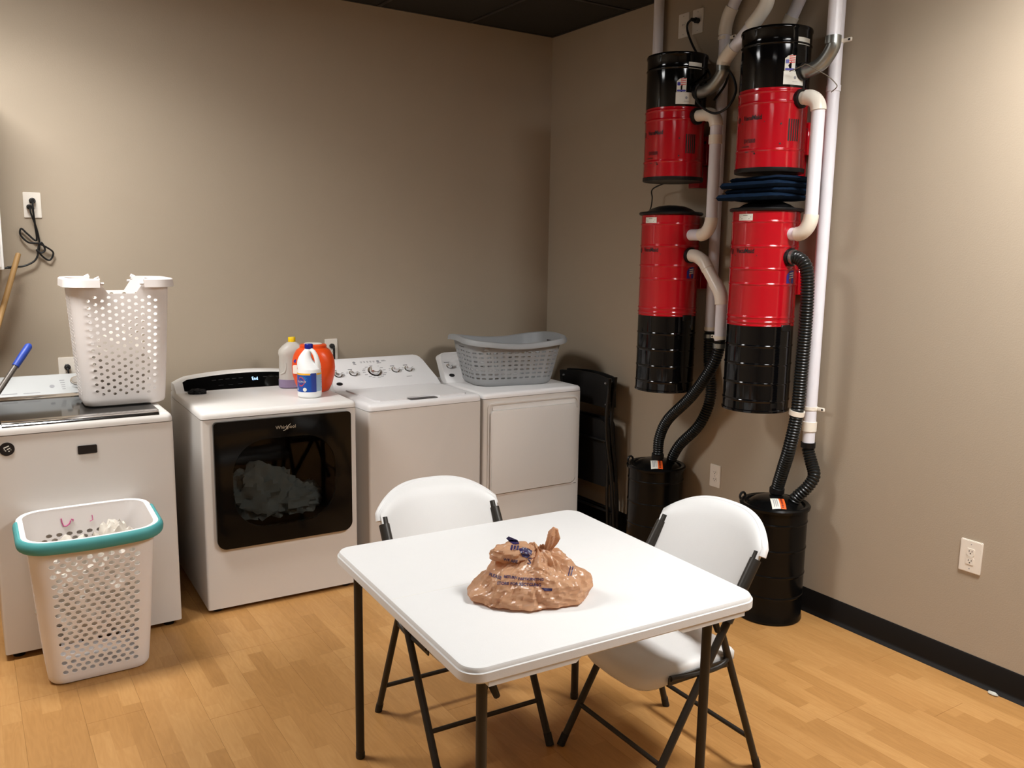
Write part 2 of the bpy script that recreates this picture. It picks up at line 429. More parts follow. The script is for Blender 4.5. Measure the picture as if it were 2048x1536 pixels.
# black cove base
def cove(name, along, a, b):
    prof = [(0, 0), (-.018, 0), (-.016, .004), (-.008, .012), (-.004, .024), (-.004, .112), (-.001, .116), (0, .116)]
    bm = B()
    if along == 'y': ngon_prism(bm, prof, lambda p, t: (p[0]-.0005, t, p[1]), a, b)
    else: ngon_prism(bm, prof, lambda p, t: (t, p[0]-.0005, p[1]), a, b)
    struct(name, bm, 'base_black', smooth=40)
cove('baseboard_right', 'y', ROOM_Y0, -.02); cove('baseboard_back', 'x', ROOM_X0, -.02)
# recessed light fixtures (out of frame); the one behind the camera is added fill
for i, (lx, ly, pw) in enumerate(LAMPS):
    t = thing('ceiling_light', ('rectangular ceiling light towards the back wall', 'rectangular ceiling light along the right wall', 'added fill light behind the camera, built as a ceiling light')[i], 'light', (lx, ly, H-.012), LAMP_ROT[i], 'ceiling lights')
    bm = B()
    for a in ((-.31, -.28, -.61, .61), (.28, .31, -.61, .61), (-.28, .28, -.61, -.58), (-.28, .28, .58, .61)): box(bm, *a, -.012, .012)
    obj('frame', bm, 'lamp_frame', t, smooth=0)
    mat('lamp_diffuser_%d' % i, srgb(250, 245, 235), .5, emit=LAMP_COL, estr=.5*pw/(PI*.65))
    bm = B(); box(bm, -.28, .28, -.58, .58, -.016, .008); obj('diffuser', bm, 'lamp_diffuser_%d' % i, t, smooth=0)

# ------------------------------------------------------------------ outlets
def outlet(label, pos, facing, size=(.075, .122), style='duplex', group='wall outlets'):
    """facing: 'y' on the back wall, 'x' on the right wall"""
    t = thing('wall_outlet', label, 'outlet', pos, 0, group)
    w_, h_ = size
    def f(p, d):  # p in plate plane, d out of wall
        return (p[0], -d, p[1]) if facing == 'y' else (-d, -p[0], p[1])
    bm = B(); ngon_prism(bm, rrect2(-w_/2, w_/2, -h_/2, h_/2, .004, 3), f, .0005, .005)
    ngon_prism(bm, rrect2(-w_/2+.003, w_/2-.003, -h_/2+.003, h_/2-.003, .003, 3), f, .0049, .0065); obj('plate', bm, 'outlet_white', t)
    if style in ('duplex', 'gfci'):
        for s in (-1, 1):
            bm = B(); ngon_prism(bm, rrect2(-.0165, .0165, s*.0195-.014, s*.0195+.014, .004 if style == 'gfci' else .011, 4), f, .0064, .0085); rc = obj('receptacle', bm, 'outlet_white', t)
            bm = B()
            for sx_ in (-.006, .006): ngon_prism(bm, rrect2(sx_-.0012, sx_+.0012, s*.0195-.001, s*.0195+.007, .0004, 1), f, .0084, .0088)
            ngon_prism(bm, rrect2(-.0025, .0025, s*.0195-.009, s*.0195-.004, .002, 3), f, .0084, .0088); obj('slots', bm, 'slot_dark', rc)
        if style == 'gfci':
            for s in (-1, 1):
                bm = B(); ngon_prism(bm, rrect2(-.012, .012, s*.003-.0022, s*.003+.0022, .0006, 1), f, .0064, .0092); obj('test_button', bm, 'outlet_white', t)
    elif style == 'single':
        bm = B(); ngon_prism(bm, rrect2(-.017, .017, -.017, .017, .015, 6), f, .0064, .0085); rc = obj('receptacle', bm, 'outlet_white', t)
        bm = B()
        for sx_ in (-.006, .006): ngon_prism(bm, rrect2(sx_-.0012, sx_+.0012, -.001, .007, .0004, 1), f, .0084, .0088)
        obj('slots', bm, 'slot_dark', rc)
    for s in ((-1, 1) if style != 'duplex' else (0,)):
        bm = B(); ngon_prism(bm, [(.0025*math.cos(a*PI/4), s*h_*.38+.0025*math.sin(a*PI/4)) for a in range(8)], f, .0064, .0072); obj('screw', bm, 'print_grey', t)
    return t
outlet('white outlet plate high on the wall beside the looped black cord', (-3.07, 0, 1.914), 'y')
outlet('white outlet plate half hidden behind the perforated white hamper', (-2.967, 0, 1.103), 'y')
outlet('white outlet plate behind the orange tub', (-1.564, 0, 1.135), 'y', (.078, .122))
outlet('white outlet on the grey wall between the two floor canisters', (0, -1.63, .532), 'x', (.075, .124))
outlet('white outlet low on the bare right wall, with test buttons', (0, -3.043, .525), 'x', (.09, .135), 'gfci')
outlet('white single-socket plate near the ceiling, nothing plugged in', (0, -1.232, 2.943), 'x', (.078, .124), 'single')
outlet('white plate near the ceiling with a black plug in it', (0, -1.338, 2.944), 'x', (.078, .124), 'single')

def plug_cord(name, label, cat, plug_pos, facing, path, r=.0045, plug_len=.035):
    t = thing(name, label, cat, plug_pos)
    d = Vector((0, -1, 0)) if facing == 'y' else Vector((-1, 0, 0)); p = Vector(plug_pos)
    bm = B(); tube(bm, [p, p+d*plug_len*.45, p+d*plug_len*.5, p+d*plug_len], lambda i: (.014, .0145, .011, .008)[i], 12); obj('plug', bm, 'cord_black', t, world=True)
    bm = B(); tube(bm, spline([p+d*plug_len*.95]+path, 8), r, 8); obj('cord', bm, 'cord_black', t, world=True)
    return t
C1 = plug_cord('power_cord', 'black cord with tied loops hanging below the left outlet', 'cord', (-3.07, -.0095, 1.934), 'y',
    [(-3.071, -.045, 1.89), (-3.066, -.03, 1.82), (-3.064, -.02, 1.745), (-3.10, -.02, 1.775), (-3.125, -.02, 1.80), (-3.13, -.02, 1.77), (-3.10, -.03, 1.735), (-3.06, -.035, 1.73),
     (-3.02, -.03, 1.71), (-2.995, -.02, 1.685), (-3.012, -.02, 1.65), (-3.04, -.02, 1.665), (-3.06, -.03, 1.70), (-3.045, -.03, 1.735), (-3.03, -.03, 1.70), (-3.05, -.03, 1.685), (-3.066, -.03, 1.70),
     (-3.062, -.03, 1.68), (-3.08, -.03, 1.645), (-3.125, -.03, 1.621), (-3.165, -.04, 1.617), (-3.215, -.05, 1.61)])
bm = B(); tube(bm, [(-3.085, -.0095, 1.905), (-3.085, -.035, 1.903), (-3.085, -.04, 1.902)], lambda i: (.012, .012, .007)[i], 10); tube(bm, spline([(-3.083, -.036, 1.90), (-3.08, -.04, 1.87), (-3.06, -.03, 1.80), (-3.052, -.022, 1.74), (-3.055, -.02, 1.70), (-3.064, -.03, 1.68)], 6), .004, 8)
obj('spare_plug', bm, 'cord_black', C1, world=True)
bm = B(); tube(bm, [(-3.165, -.04, 1.617), (-3.195, -.045, 1.614)], .007, 10); obj('strain_relief', bm, 'cord_black', C1, world=True)
plug_cord('power_cord', 'black plug and cord behind the perforated hamper', 'cord', (-2.966, -.0095, 1.115), 'y', [(-2.966, -.05, 1.09), (-2.965, -.04, 1.02), (-2.965, -.03, .9), (-2.965, -.03, .7)])
plug_cord('power_cord', 'black plug and cord in the outlet behind the orange tub', 'cord', (-1.564, -.0095, 1.155), 'y', [(-1.564, -.05, 1.12), (-1.563, -.045, 1.05), (-1.565, -.04, .9), (-1.565, -.04, .7)], r=.007)
plug_cord('power_cord', 'black power cord looping down from the plug near the ceiling', 'cord', (-.009, -1.345, 2.944), 'x',
    [(-.05, -1.31, 2.93), (-.05, -1.312, 2.89), (-.05, -1.353, 2.815), (-.06, -1.412, 2.749), (-.10, -1.52, 2.66), (-.16, -1.60, 2.60), (-.26, -1.63, 2.555), (-.27, -1.618, 2.515), (-.275, -1.641, 2.464), (-.28, -1.712, 2.415), (-.28, -1.779, 2.395),
     (-.27, -1.841, 2.42), (-.25, -1.862, 2.481), (-.24, -1.842, 2.54), (-.235, -1.80, 2.592), (-.20, -1.76, 2.60), (-.16, -1.72, 2.58), (-.12, -1.66, 2.55), (-.10, -1.58, 2.50)], r=.006, plug_len=.05)

# ------------------------------------------------------------------ washers and dryers
def feet(t, w_, d_):
    for fx in (.05, w_-.05):
        for fy in (.05, d_-.05):
            bm = B(); lathe(bm, [(.022, 0), (.024, .006), (.014, .010), (.012, .03)], (fx, fy), 14); obj('foot', bm, 'foot_black', t)
def front_edges(w_, d_):
    return lambda c, d: abs(d.z) > .9
# ---- left washer
MX0, MY0, MW, MD = -3.343, -.882, .703, .80
t = thing('washing_machine', 'white top-load washer with dark glass lid at far left', 'washer', (MX0, MY0, 0), 0, 'laundry machines')
MAY = t
bm = B(); box_sel(bm, 0, MW, 0, MD, .028, .958, lambda c, d: abs(d.z) > .9, .012, 3); obj('body', bm, 'enamel', t)
bm = B(); box_sel(bm, 0, MW, -.006, MD, .962, 1.0, lambda c, d: c.z > .99 and c.y < .5 or (abs(d.z) > .9), .026, 5); obj('deck', bm, 'enamel', t)
bm = B(); ngon_prism(bm, rrect2(.045, MW-.05, .022, .60, .02, 4), lambda p, q: (p[0], p[1], q), .99, 1.009); lid = obj('lid', bm, 'black_gloss', t, label='dark glass lid')
bm = B()
ngon_prism(bm, [(.016, .985), (.004, .987), (.001, .993), (.005, 1.000), (.020, 1.008), (.044, 1.0125), (.050, 1.0125), (.050, 1.0095), (.022, 1.0)], lambda p, q: (q, p[0], p[1]), .05, MW-.055); obj('trim', bm, 'chrome', lid)
bm = B(); ngon_prism(bm, [(.60, 1.0), (.78, 1.0), (.78, 1.075), (.76, 1.096), (.735, 1.098), (.62, 1.016)], lambda p, q: (q, p[0], p[1]), .012, MW-.012); con = obj('console', bm, 'console_silver', t)
bm = B(); ngon_prism(bm, [(.598, 1.0), (.612, 1.0), (.628, 1.0205), (.621, 1.0185)], lambda p, q: (q, p[0], p[1]), .010, MW-.010); obj('trim', bm, 'chrome', con)
# console plane helper: from (y .62,z 1.016) to (.735,1.098)
def mcon(p, d):
    a = Vector((0, .62, 1.016)); e = Vector((0, .115, .082)).normalized(); nn = Vector((0, -.082, .115)).normalized()
    q = a+e*p[1]+nn*d; return (p[0], q.y, q.z)
bm = B()
for k in range(24): pass
for (r0, r1, d0, d1) in ((.029, .027, 0, .020), (.027, .023, .020, .026)):
    ngon_prism(bm, [(.395+r0*math.cos(a*PI/16), .068+r0*math.sin(a*PI/16)) for a in range(32)], mcon, d0, d1)
kn = obj('dial', bm, 'chrome', con)
bm = B(); ngon_prism(bm, [(.395+.021*math.cos(a*PI/16), .068+.021*math.sin(a*PI/16)) for a in range(32)], mcon, .026, .0275); obj('dial_cap', bm, 'chrome_face', kn)
bm = B()
for i, (yy, ln) in enumerate(((.098, .022), (.082, .020), (.066, .018), (.052, .017), (.038, .015))): ngon_prism(bm, rrect2(.345-ln, .345, yy-.0022, yy+.0022, .001, 1), mcon, .0002, .0007)
ngon_prism(bm, [(.288+.011*math.cos(a*PI/8), .060+.011*math.sin(a*PI/8)) for a in range(16)], mcon, .0002, .0006)
ngon_prism(bm, rrect2(.075, .14, .021, .027, .001, 1), mcon, .0002, .0006); ngon_prism(bm, rrect2(.165, .235, .021, .0245, .001, 1), mcon, .0002, .0006)
obj('printing', bm, 'print_grey', con, kind='stuff')
bm = B(); ngon_prism(bm, rrect2(.318, .392, .853, .889, .004, 2), lambda p, q: (p[0], -q, p[1]), 0, .006); bd = obj('badge', bm, 'badge_black', t)
bm = B(); ngon_prism(bm, [(.062+.0275*math.cos(a*PI/16), .905+.0275*math.sin(a*PI/16)) for a in range(32)], lambda p, q: (p[0], -q, p[1]), 0, .003); sk = obj('round_sticker', bm, 'badge_black', t)
bm = B(); fz = lambda p, q: (p[0], -q, p[1])
for (cx, cz, l, a, wd) in ((.060, .914, .022, 22, .0042), (.068, .906, .014, 26, .004), (.053, .904, .004, 0, .004), (.057, .899, .005, 20, .005), (.069, .896, .005, 0, .005), (.076, .901, .003, 0, .003)):
    ca, sa = math.cos(math.radians(a)), math.sin(math.radians(a))
    ngon_prism(bm, [(cx+ca*u_-sa*v_, cz+sa*u_+ca*v_) for u_, v_ in rrect2(-l/2, l/2, -wd/2, wd/2, min(wd, l)*.48, 3)], fz, .003, .0036)
obj('emblem', bm, 'label_white', sk)
feet(t, MW, MD)

# ---- dryer with big dark door
DX0, DY0, DW, DD = -2.512, -.843, .747, .745
t = thing('clothes_dryer', 'white dryer with large black glass door, bottles standing on top', 'dryer', (DX0, DY0, 0), -.0225, 'laundry machines'); DRY = t
dx0, dx1, dz0, dz1 = .049, .713, .316, .928
ox0, ox1, oz0, oz1 = .11, .65, .38, .86
bm = B()
selL = lambda c, d: abs(d.z) > .9 and c.y < .01 and (c.x < .001 or c.x > DW-.001)
box_sel(bm, 0, ox0, 0, .03, .022, .94, selL, .010, 3); box_sel(bm, ox1, DW, 0, .03, .022, .94, selL, .010, 3)
box(bm, ox0, ox1, 0, .03, .022, oz0); box(bm, ox0, ox1, 0, .03, oz1, .94)
box(bm, 0, .006, .03, DD, .022, .94); box(bm, DW-.006, DW, .03, DD, .022, .94); box(bm, .006, DW-.006, DD-.006, DD, .022, .94); box(bm, .006, DW-.006, .03, DD, .022, .03)
obj('body', bm, 'enamel', t)
bm = B(); tube(bm, [(.38, .035, .62), (.38, .60, .62)], .29, 40, cap=False); tube(bm, [(.38, .6, .62), (.38, .602, .62)], .29, 40); obj('drum', bm, 'drum_metal', t)
bm = B(); box_sel(bm, -.002, DW+.002, -.006, DD, .944, .977, lambda c, d: (c.z > .97 and c.y < .5) or abs(d.z) > .9, .022, 5); obj('top_panel', bm, 'enamel_soft', t)
# console with arched top
bm = B(); n = 24
def ctop(x): return 1.066-.034*((x-DW/2)/(DW/2))**2-.02*max(0, abs((x-DW/2)/(DW/2))-.85)/.15
pr_ = []
for i in range(n+1):
    x_ = .004+(DW-.008)*i/n; zt = ctop(x_)
    pr_.append([bm.verts.new((x_, y_, z_)) for y_, z_ in ((.60, .974), (.665, zt-.003), (.675, zt), (.735, zt), (.745, zt-.01), (.745, .974))])
for a, b in zip(pr_, pr_[1:]):
    for k in range(6): bm.faces.new((a[k], a[(k+1) % 6], b[(k+1) % 6], b[k]))
bm.faces.new(pr_[0]); bm.faces.new(pr_[-1][::-1]); con = obj('console', bm, 'enamel_soft', t)
def dcon(p, d):  # p=(x, v 0..1 up the face)
    zt = ctop(p[0])-.003; y_ = .60+.065*p[1]; z_ = .974+(zt-.974)*p[1]; nn = Vector((0, -(zt-.974), .065)).normalized()
    return (p[0], y_+nn.y*d, z_+nn.z*d)
bm = B(); xsn = [.045+(DW-.09)*i/30 for i in range(31)]
up_ = [(x_, .90 if 0 < i < 30 else .82) for i, x_ in enumerate(xsn)]; lo_ = [(x_, .07 if 0 < i < 30 else .14) for i, x_ in enumerate(xsn)]
for i in range(30):
    q = [lo_[i], lo_[i+1], up_[i+1], up_[i]]; bm.faces.new([bm.verts.new(dcon(p, .0025)) for p in q])
bmesh.ops.remove_doubles(bm, verts=bm.verts[:], dist=1e-5)
for e in [e for e in bm.edges if e.is_boundary]:
    pass
thicken(bm, .002); gl = obj('control_glass', bm, 'black_gloss', con)
bm = text_bm('End', .022, lambda p, d: dcon((.398+p[0], .45+p[1]/.085), .0040+d)); obj('display_text', bm, 'display_blue', gl, smooth=0)
bm = B()
for i in range(5): ngon_prism(bm, rrect2(.19+.035*i, .212+.035*i, .60, .63, .0005, 1), dcon, .0036, .0041)
for i in range(4): ngon_prism(bm, rrect2(.46+.035*i, .482+.035*i, .60, .63, .0005, 1), dcon, .0036, .0041)
for i in range(3): ngon_prism(bm, rrect2(.22+.05*i, .245+.05*i, .28, .30, .0005, 1), dcon, .0036, .0041)
obj('printing', bm, 'gloss_print', gl, kind='stuff')
# door: rim, glass
door_out = rrect2(dx0, dx1, dz0, dz1, (.018, .018, .045, .045), 8)
door_in = rrect2(ox0+.02, ox1-.02, oz0+.02, oz1-.03, .16, 8)
bm = B(); n_ = len(door_out)
fo = [bm.verts.new((p[0], -.020, p[1])) for p in door_out]; fi = [bm.verts.new((p[0], -.0185, p[1])) for p in door_in]
bo = [bm.verts.new((p[0], -.0005, p[1])) for p in door_out]; bi = [bm.verts.new((p[0], -.0005, p[1])) for p in door_in]
for i in range(n_):
    j = (i+1) % n_
    bm.faces.new((fo[i], fo[j], fi[j], fi[i])); bm.faces.new((bo[i], bi[i], bi[j], bo[j])); bm.faces.new((fo[i], bo[i], bo[j], fo[j])); bm.faces.new((fi[i], fi[j], bi[j], bi[i]))
dr = obj('door', bm, 'black_gloss', t)
bm = B(); bm.faces.new([bm.verts.new((p[0], -.0186, p[1])) for p in door_in]); obj('door_glass', bm, 'door_glass', dr, smooth=0)
bm = text_bm('Whirlpool', .0235, lambda p, d: (.335+p[0], -.0203-d, .872+p[1])); obj('logo', bm, 'logo_metal', dr, smooth=0)
bm = B(); tube(bm, spline([(.372, -.0212, .862), (.385, -.0212, .868), (.397, -.0212, .884), (.407, -.0212, .893), (.402, -.0212, .887)], 6), .0011, 6); obj('logo_swoosh', bm, 'logo_metal', dr)
feet(t, DW, DD)
LC = Matrix.Translation((DX0, DY0, 0)) @ Matrix.Rotation(-.0225, 4, 'Z')
def dworld(x_, y_, z_): return LC @ Vector((x_, y_, z_))
bm = B(); cloth_heap(bm, dworld(.30, .17, .50), .17, .10, .15, 2, 26, .45); solo('bundled_laundry', bm, 'cloth_drum', 'crumpled white laundry behind the black glass dryer door, left', 'laundry')
bm = B(); cloth_heap(bm, dworld(.47, .17, .46), .14, .10, .09, 5, 24, .4); solo('bundled_laundry', bm, 'cloth_drum', 'low white cloth behind the black glass dryer door, right', 'laundry')

# ---- white washer with knobs
def knob_console(t, w_, y0, z0, y1, z1, knobs, prefix_hide=False):
    P0 = Vector((0, y0, z0)); E = Vector((0, y1-y0, z1-z0)); Ln = E.length; E = E.normalized(); NN = Vector((0, -E.z, E.y))
    def f(p, d):
        q = P0+E*p[1]+NN*d; return (p[0], q.y, q.z)
    # outline: full width at the base, shoulders drawn in with round upper corners
    out = [(.004, 0), (w_-.004, 0), (w_-.010, .05), (w_-.030, Ln*.6)]
    for k in range(7):
        a = math.radians(-5+95*k/6); out.append((w_-.085+.045*math.cos(a), Ln-.045+.045*math.sin(a)))
    for k in range(7):
        a = math.radians(90+95*k/6); out.append((.085+.045*math.cos(a), Ln-.045+.045*math.sin(a)))
    out += [(.030, Ln*.6), (.010, .05)]
    bm = B(); a_ = [bm.verts.new(f(p, 0)) for p in out]
    b_ = [bm.verts.new((min(max(p[0]*1.0, .004), w_-.004), min(f(p, 0)[1]+.055, .715), max(f(p, 0)[2]-.02, z0-.002))) for p in out]
    n2 = len(out); bm.faces.new(a_); bm.faces.new(b_[::-1])
    for i in range(n2): bm.faces.new((a_[i], a_[(i+1) % n2], b_[(i+1) % n2], b_[i]))
    fe = [e for e in bm.edges if e.verts[0] in a_ and e.verts[1] in a_]
    bmesh.ops.bevel(bm, geom=fe, offset=.008, segments=3, affect='EDGES', profile=.5)
    con = obj('console', bm, 'console_white', t)
    for (kx, ky, r) in knobs:
        bm = B(); S = 28
        circ = lambda rr, ox=0: [(kx+rr*math.cos(2*PI*k/S), ky+ox+rr*math.sin(2*PI*k/S)) for k in range(S)]
        prof = [(r*1.32, .0005), (r*1.30, .004), (r*1.02, .006), (r*.98, .010), (r*.90, .022), (r*.78, .026)]
        rings = [[bm.verts.new(f(p, d)) for p in circ(rr)] for rr, d in prof]
        for a, b in zip(rings, rings[1:]):
            for k in range(S): bm.faces.new((a[k], a[(k+1) % S], b[(k+1) % S], b[k]))
        bm.faces.new(rings[-1]); kn = obj('knob', bm, 'chrome', con)
        bm = B(); ngon_prism(bm, circ(r*.76), f, .0262, .0272); obj('knob_face', bm, 'console_white', kn)
    return con, f, Ln
GX, GY, GW, GD, GR = -1.675, -.806, .686, .72, .027
t = thing('washing_machine', 'white top-load washer with chrome knobs, between the two dryers', 'washer', (GX, GY, 0), GR, 'laundry machines')
bm = B(); box_sel(bm, 0, GW, 0, GD, .024, .897, lambda c, d: abs(d.z) > .9, .014, 3); obj('body', bm, 'enamel', t)
bm = B()  # deck with rounded front
box_sel(bm, -.001, GW+.001, -.003, GD, .900, .938, lambda c, d: (c.z > .93 and c.y < .4) or abs(d.z) > .9, .024, 5); obj('deck', bm, 'console_white', t)
bm = B()  # lid with hand notch at the front
out = [(.065, .435), (.065, .06), (.085, .035), (.235, .028), (.250, .055), (.262, .064), (.410, .064), (.422, .055), (.437, .028), (.600, .035), (.620, .06), (.620, .435)]
ngon_prism(bm, out, lambda p, q: (p[0], p[1], q), .937, .946); lid = obj('lid', bm, 'console_white', t)
bm = B(); ngon_prism(bm, rrect2(.252, .420, .012, .062, .012, 4), lambda p, q: (p[0], p[1], q), .9375, .9392); obj('hand_recess', bm, 'print_dark', lid)
con, f, Ln = knob_console(t, GW, .44, .936, .655, 1.092, [(.068, .135, .0195), (.162, .137, .0195), (.298, .142, .0325), (.432, .142, .0195), (.518, .142, .0195)])
bm = B()
for bx in (.198, .350): ngon_prism(bm, [(bx+.009*math.cos(a*PI/8), .226+.009*math.sin(a*PI/8)) for a in range(16)], f, .0006, .0014)
obj('button', bm, 'print_grey', con)
bm = B()
def dash(cx, cy, l, h=.0022): ngon_prism(bm, [(cx-l/2, cy-h/2), (cx+l/2, cy-h/2), (cx+l/2, cy+h/2), (cx-l/2, cy+h/2)], f, .0004, .0010)
for cx, ky in ((.068, .135), (.162, .137), (.432, .142), (.518, .142)):
    dash(cx-.006, ky+.036, .030, .004)
    for a in (150, 175, 30, 5, -15): dash(cx+.036*math.cos(math.radians(a)), ky+.030*math.sin(math.radians(a)), .012, .0018)
for a in (95, 125, 148, 165, 182, 205, 230, 250, 60, 35, 10, -20, -40, -60, -80): dash(.298+.066*math.cos(math.radians(a)), .142+.050*math.sin(math.radians(a)), .018, .0022)
for k in range(5):
    dash(.243+.020*k, .229, .012, .002); dash(.243+.020*k, .221, .008, .002)
dash(.198, .210, .018, .003); dash(.352, .211, .028, .003); dash(.385, .232, .022, .002); dash(.388, .225, .028, .002); dash(.50, .082, .035, .002)
obj('printing', bm, 'print_dark', con, kind='stuff')
bm = B(); ngon_prism(bm, [(.052+.019*math.cos(a*PI/12), .062+.013*math.sin(a*PI/12)) for a in range(24)], f, .0004, .0014); lg = obj('round_logo', bm, 'badge_black', con)
feet(t, GW, GD)

# ---- right dryer
QX, QY = -.962, -.763
t = thing('clothes_dryer', 'white dryer with plain white door, grey basket on top', 'dryer', (QX, QY, 0), -.0072, 'laundry machines')
GD2 = .69
bm = B(); box_sel(bm, 0, GW, 0, GD2, .024, .897, lambda c, d: abs(d.z) > .9, .012, 3); obj('body', bm, 'enamel', t)
bm = B(); box_sel(bm, -.001, GW+.001, -.003, GD2, .900, .930, lambda c, d: (c.z > .92 and (c.y < .4)) or abs(d.z) > .9 or (c.z > .92 and abs(d.y) > .9), .022, 5); obj('top_panel', bm, 'console_white', t)
# door set in a raised surround
bm = B(); o_ = rrect2(.028, .668, .326, .872, (.035, .03, .006, .045), 6); i_ = rrect2(.036, .657, .334, .862, (.03, .025, .005, .04), 6)
n_ = len(o_)
A = [bm.verts.new((p[0], -.0002, p[1])) for p in o_]; Bv = [bm.verts.new((p[0], -.006, p[1])) for p in o_]; Cv = [bm.verts.new((p[0], -.006, p[1])) for p in i_]; Dv = [bm.verts.new((p[0], -.0002, p[1])) for p in i_]
for i in range(n_):
    j = (i+1) % n_
    bm.faces.new((A[i], A[j], Bv[j], Bv[i])); bm.faces.new((Bv[i], Bv[j], Cv[j], Cv[i])); bm.faces.new((Cv[i], Cv[j], Dv[j], Dv[i]))
obj('door_surround', bm, 'enamel', t)
bm = B(); dpts = rrect2(.043, .650, .340, .828, (.03, .022, .004, .035), 6)
ngon_prism(bm, dpts, lambda p, q: (p[0], -q, p[1]), .0004, .016)
bmesh.ops.bevel(bm, geom=[e for e in bm.edges if abs(e.verts[0].co.y+.016) < 1e-5 and abs(e.verts[1].co.y+.016) < 1e-5], offset=.006, segments=3, affect='EDGES', profile=.5)
dr = obj('door', bm, 'enamel', t)
bm = B(); ngon_prism(bm, rrect2(.06, .64, .829, .852, .008, 3), lambda p, q: (p[0], -q, p[1]), .0003, .005); obj('pull_ledge', bm, 'enamel_soft', dr)
bm = B(); box(bm, .030, .664, -.0006, .001, .326, .3295); obj('seam', bm, 'slot_dark', t)
con, f, Ln = knob_console(t, GW, .44, .928, .635, 1.092, [(.075, .135, .0165), (.30, .14, .0285), (.55, .14, .0165)])
bm = B()
for cx, ky in ((.075, .135), (.55, .14)): ngon_prism(bm, rrect2(cx-.025, cx+.012, ky+.034, ky+.038, .0005, 1), f, .0004, .001)
obj('printing', bm, 'print_dark', con, kind='stuff')
bm = B(); ngon_prism(bm, [(.062+.019*math.cos(a*PI/12), .062+.013*math.sin(a*PI/12)) for a in range(24)], f, .0004, .0014); obj('round_logo', bm, 'badge_black', con)
feet(t, GW, GD2)

# black sock lying against the dryer console
bm = B(); cloth_heap(bm, dworld(.098, .545, .985), .042, .035, .016, 11, 18, .5)
for v in bm.verts:
    v.co.z = max(v.co.z, .9775)
solo('black_sock', bm, 'cloth_dark', 'small crumpled black cloth on the dryer top beside its display', 'cloth')

# ------------------------------------------------------------------ hampers
def hamper(name, label, loc, rz, dims, ncol, nrow, hr, notch, cols_pad, tilt=0):
    """dims: bottom hw, hd, top hw, hd, height, first/last hole heights"""
    bw, bd, tw, td, hh, z0h, z1h = dims
    t = thing(name, label, 'hamper', loc, rz, 'white laundry hampers')
    def sec(z):
        k = (z/hh)**.85; return bw+(tw-bw)*k, bd+(td-bd)*k
    def ztop(u):
        if not notch: return hh-tilt*(.5+.5*math.cos(2*PI*u))**1.5
        d = min(abs(u), abs(1-u), abs(u-.5)); e = notch[0]
        return hh-notch[1]*max(0, min(1, (e-d)/.012+.5))
    def pos(u, z, inset=0):
        a, b = sec(max(z, 0)); x_, y_ = perim(u, a, b, min(a, b)*.42); k = 1-inset/max(a, b)
        return Vector((x_*k, y_*k, z))
    def mapf(u, r):
        zz = z0h+(z1h-z0h)*r/(nrow-2) if r <= nrow-2 else None
        if r < 1: zz = .018+(z0h-.018)*r if r < 1 else zz
        if 1 <= r <= nrow-1: zz = z0h+(z1h-z0h)*(r-1)/(nrow-2)
        if r > nrow-1: zz = z1h+(ztop(u)-z1h)*(r-(nrow-1))
        return pos(u, zz)
    def hole(u, r):
        if r == 0 or r == nrow-1: return None
        # holes on the four flat sides, solid corner posts
        a, b = sec(z0h+(z1h-z0h)*r/nrow); rad = min(a, b)*.42
        x_, y_ = perim(u, a, b, rad)
        if abs(x_) < a-rad+cols_pad and abs(y_) > b-1e-3: return hr
        if abs(y_) < b-rad+cols_pad*.3 and abs(x_) > a-1e-3: return hr
        return None
    bm = B(); perf_shell(bm, mapf, ncol, nrow, hole)
    ns = 2*ncol; rings = [[bm.verts.new(pos(k/ns, z, i_)) for k in range(ns)] for z, i_ in ((.018, 0), (.006, .006), (0.0, .02))]
    for a, b in zip(rings, rings[1:]):
        for k in range(ns): bm.faces.new((a[k], a[(k+1) % ns], b[(k+1) % ns], b[k]))
    bm.faces.new(rings[-1])
    bmesh.ops.remove_doubles(bm, verts=bm.verts[:], dist=1e-5)
    thicken(bm, .0025); o = obj('shell', bm, 'hamper_plastic', t, smooth=35)
    return t, pos, sec, hh
def rim_band(bm, pos, hh, u0, u1, n, out=.022, drop=.045, lift=0, th=.003, cap=True):
    """downturned lip swept along part of the rim"""
    prof = [(-.003, -.01), (-.003, .002), (out-.006, .004), (out, -.001), (out+.002, -drop), (out-.001, -drop), (out-.004, -.006), (.0005, -.003)]
    rings = []
    for k in range(n+1):
        u = u0+(u1-u0)*k/n; p = pos(u, hh); q = pos(u+.002, hh)-pos(u-.002, hh); nn = Vector((q.y, -q.x, 0)).normalized()
        lz = lift(u) if callable(lift) else lift
        rings.append([bm.verts.new(p+nn*a+Vector((0, 0, b+lz))) for a, b in prof])
    m_ = len(prof)
    for a, b in zip(rings, rings[1:]):
        for k in range(m_): bm.faces.new((a[k], a[(k+1) % m_], b[(k+1) % m_], b[k]))
    if cap and abs(u1-u0) < .999: bm.faces.new(rings[0]); bm.faces.new(rings[-1][::-1])
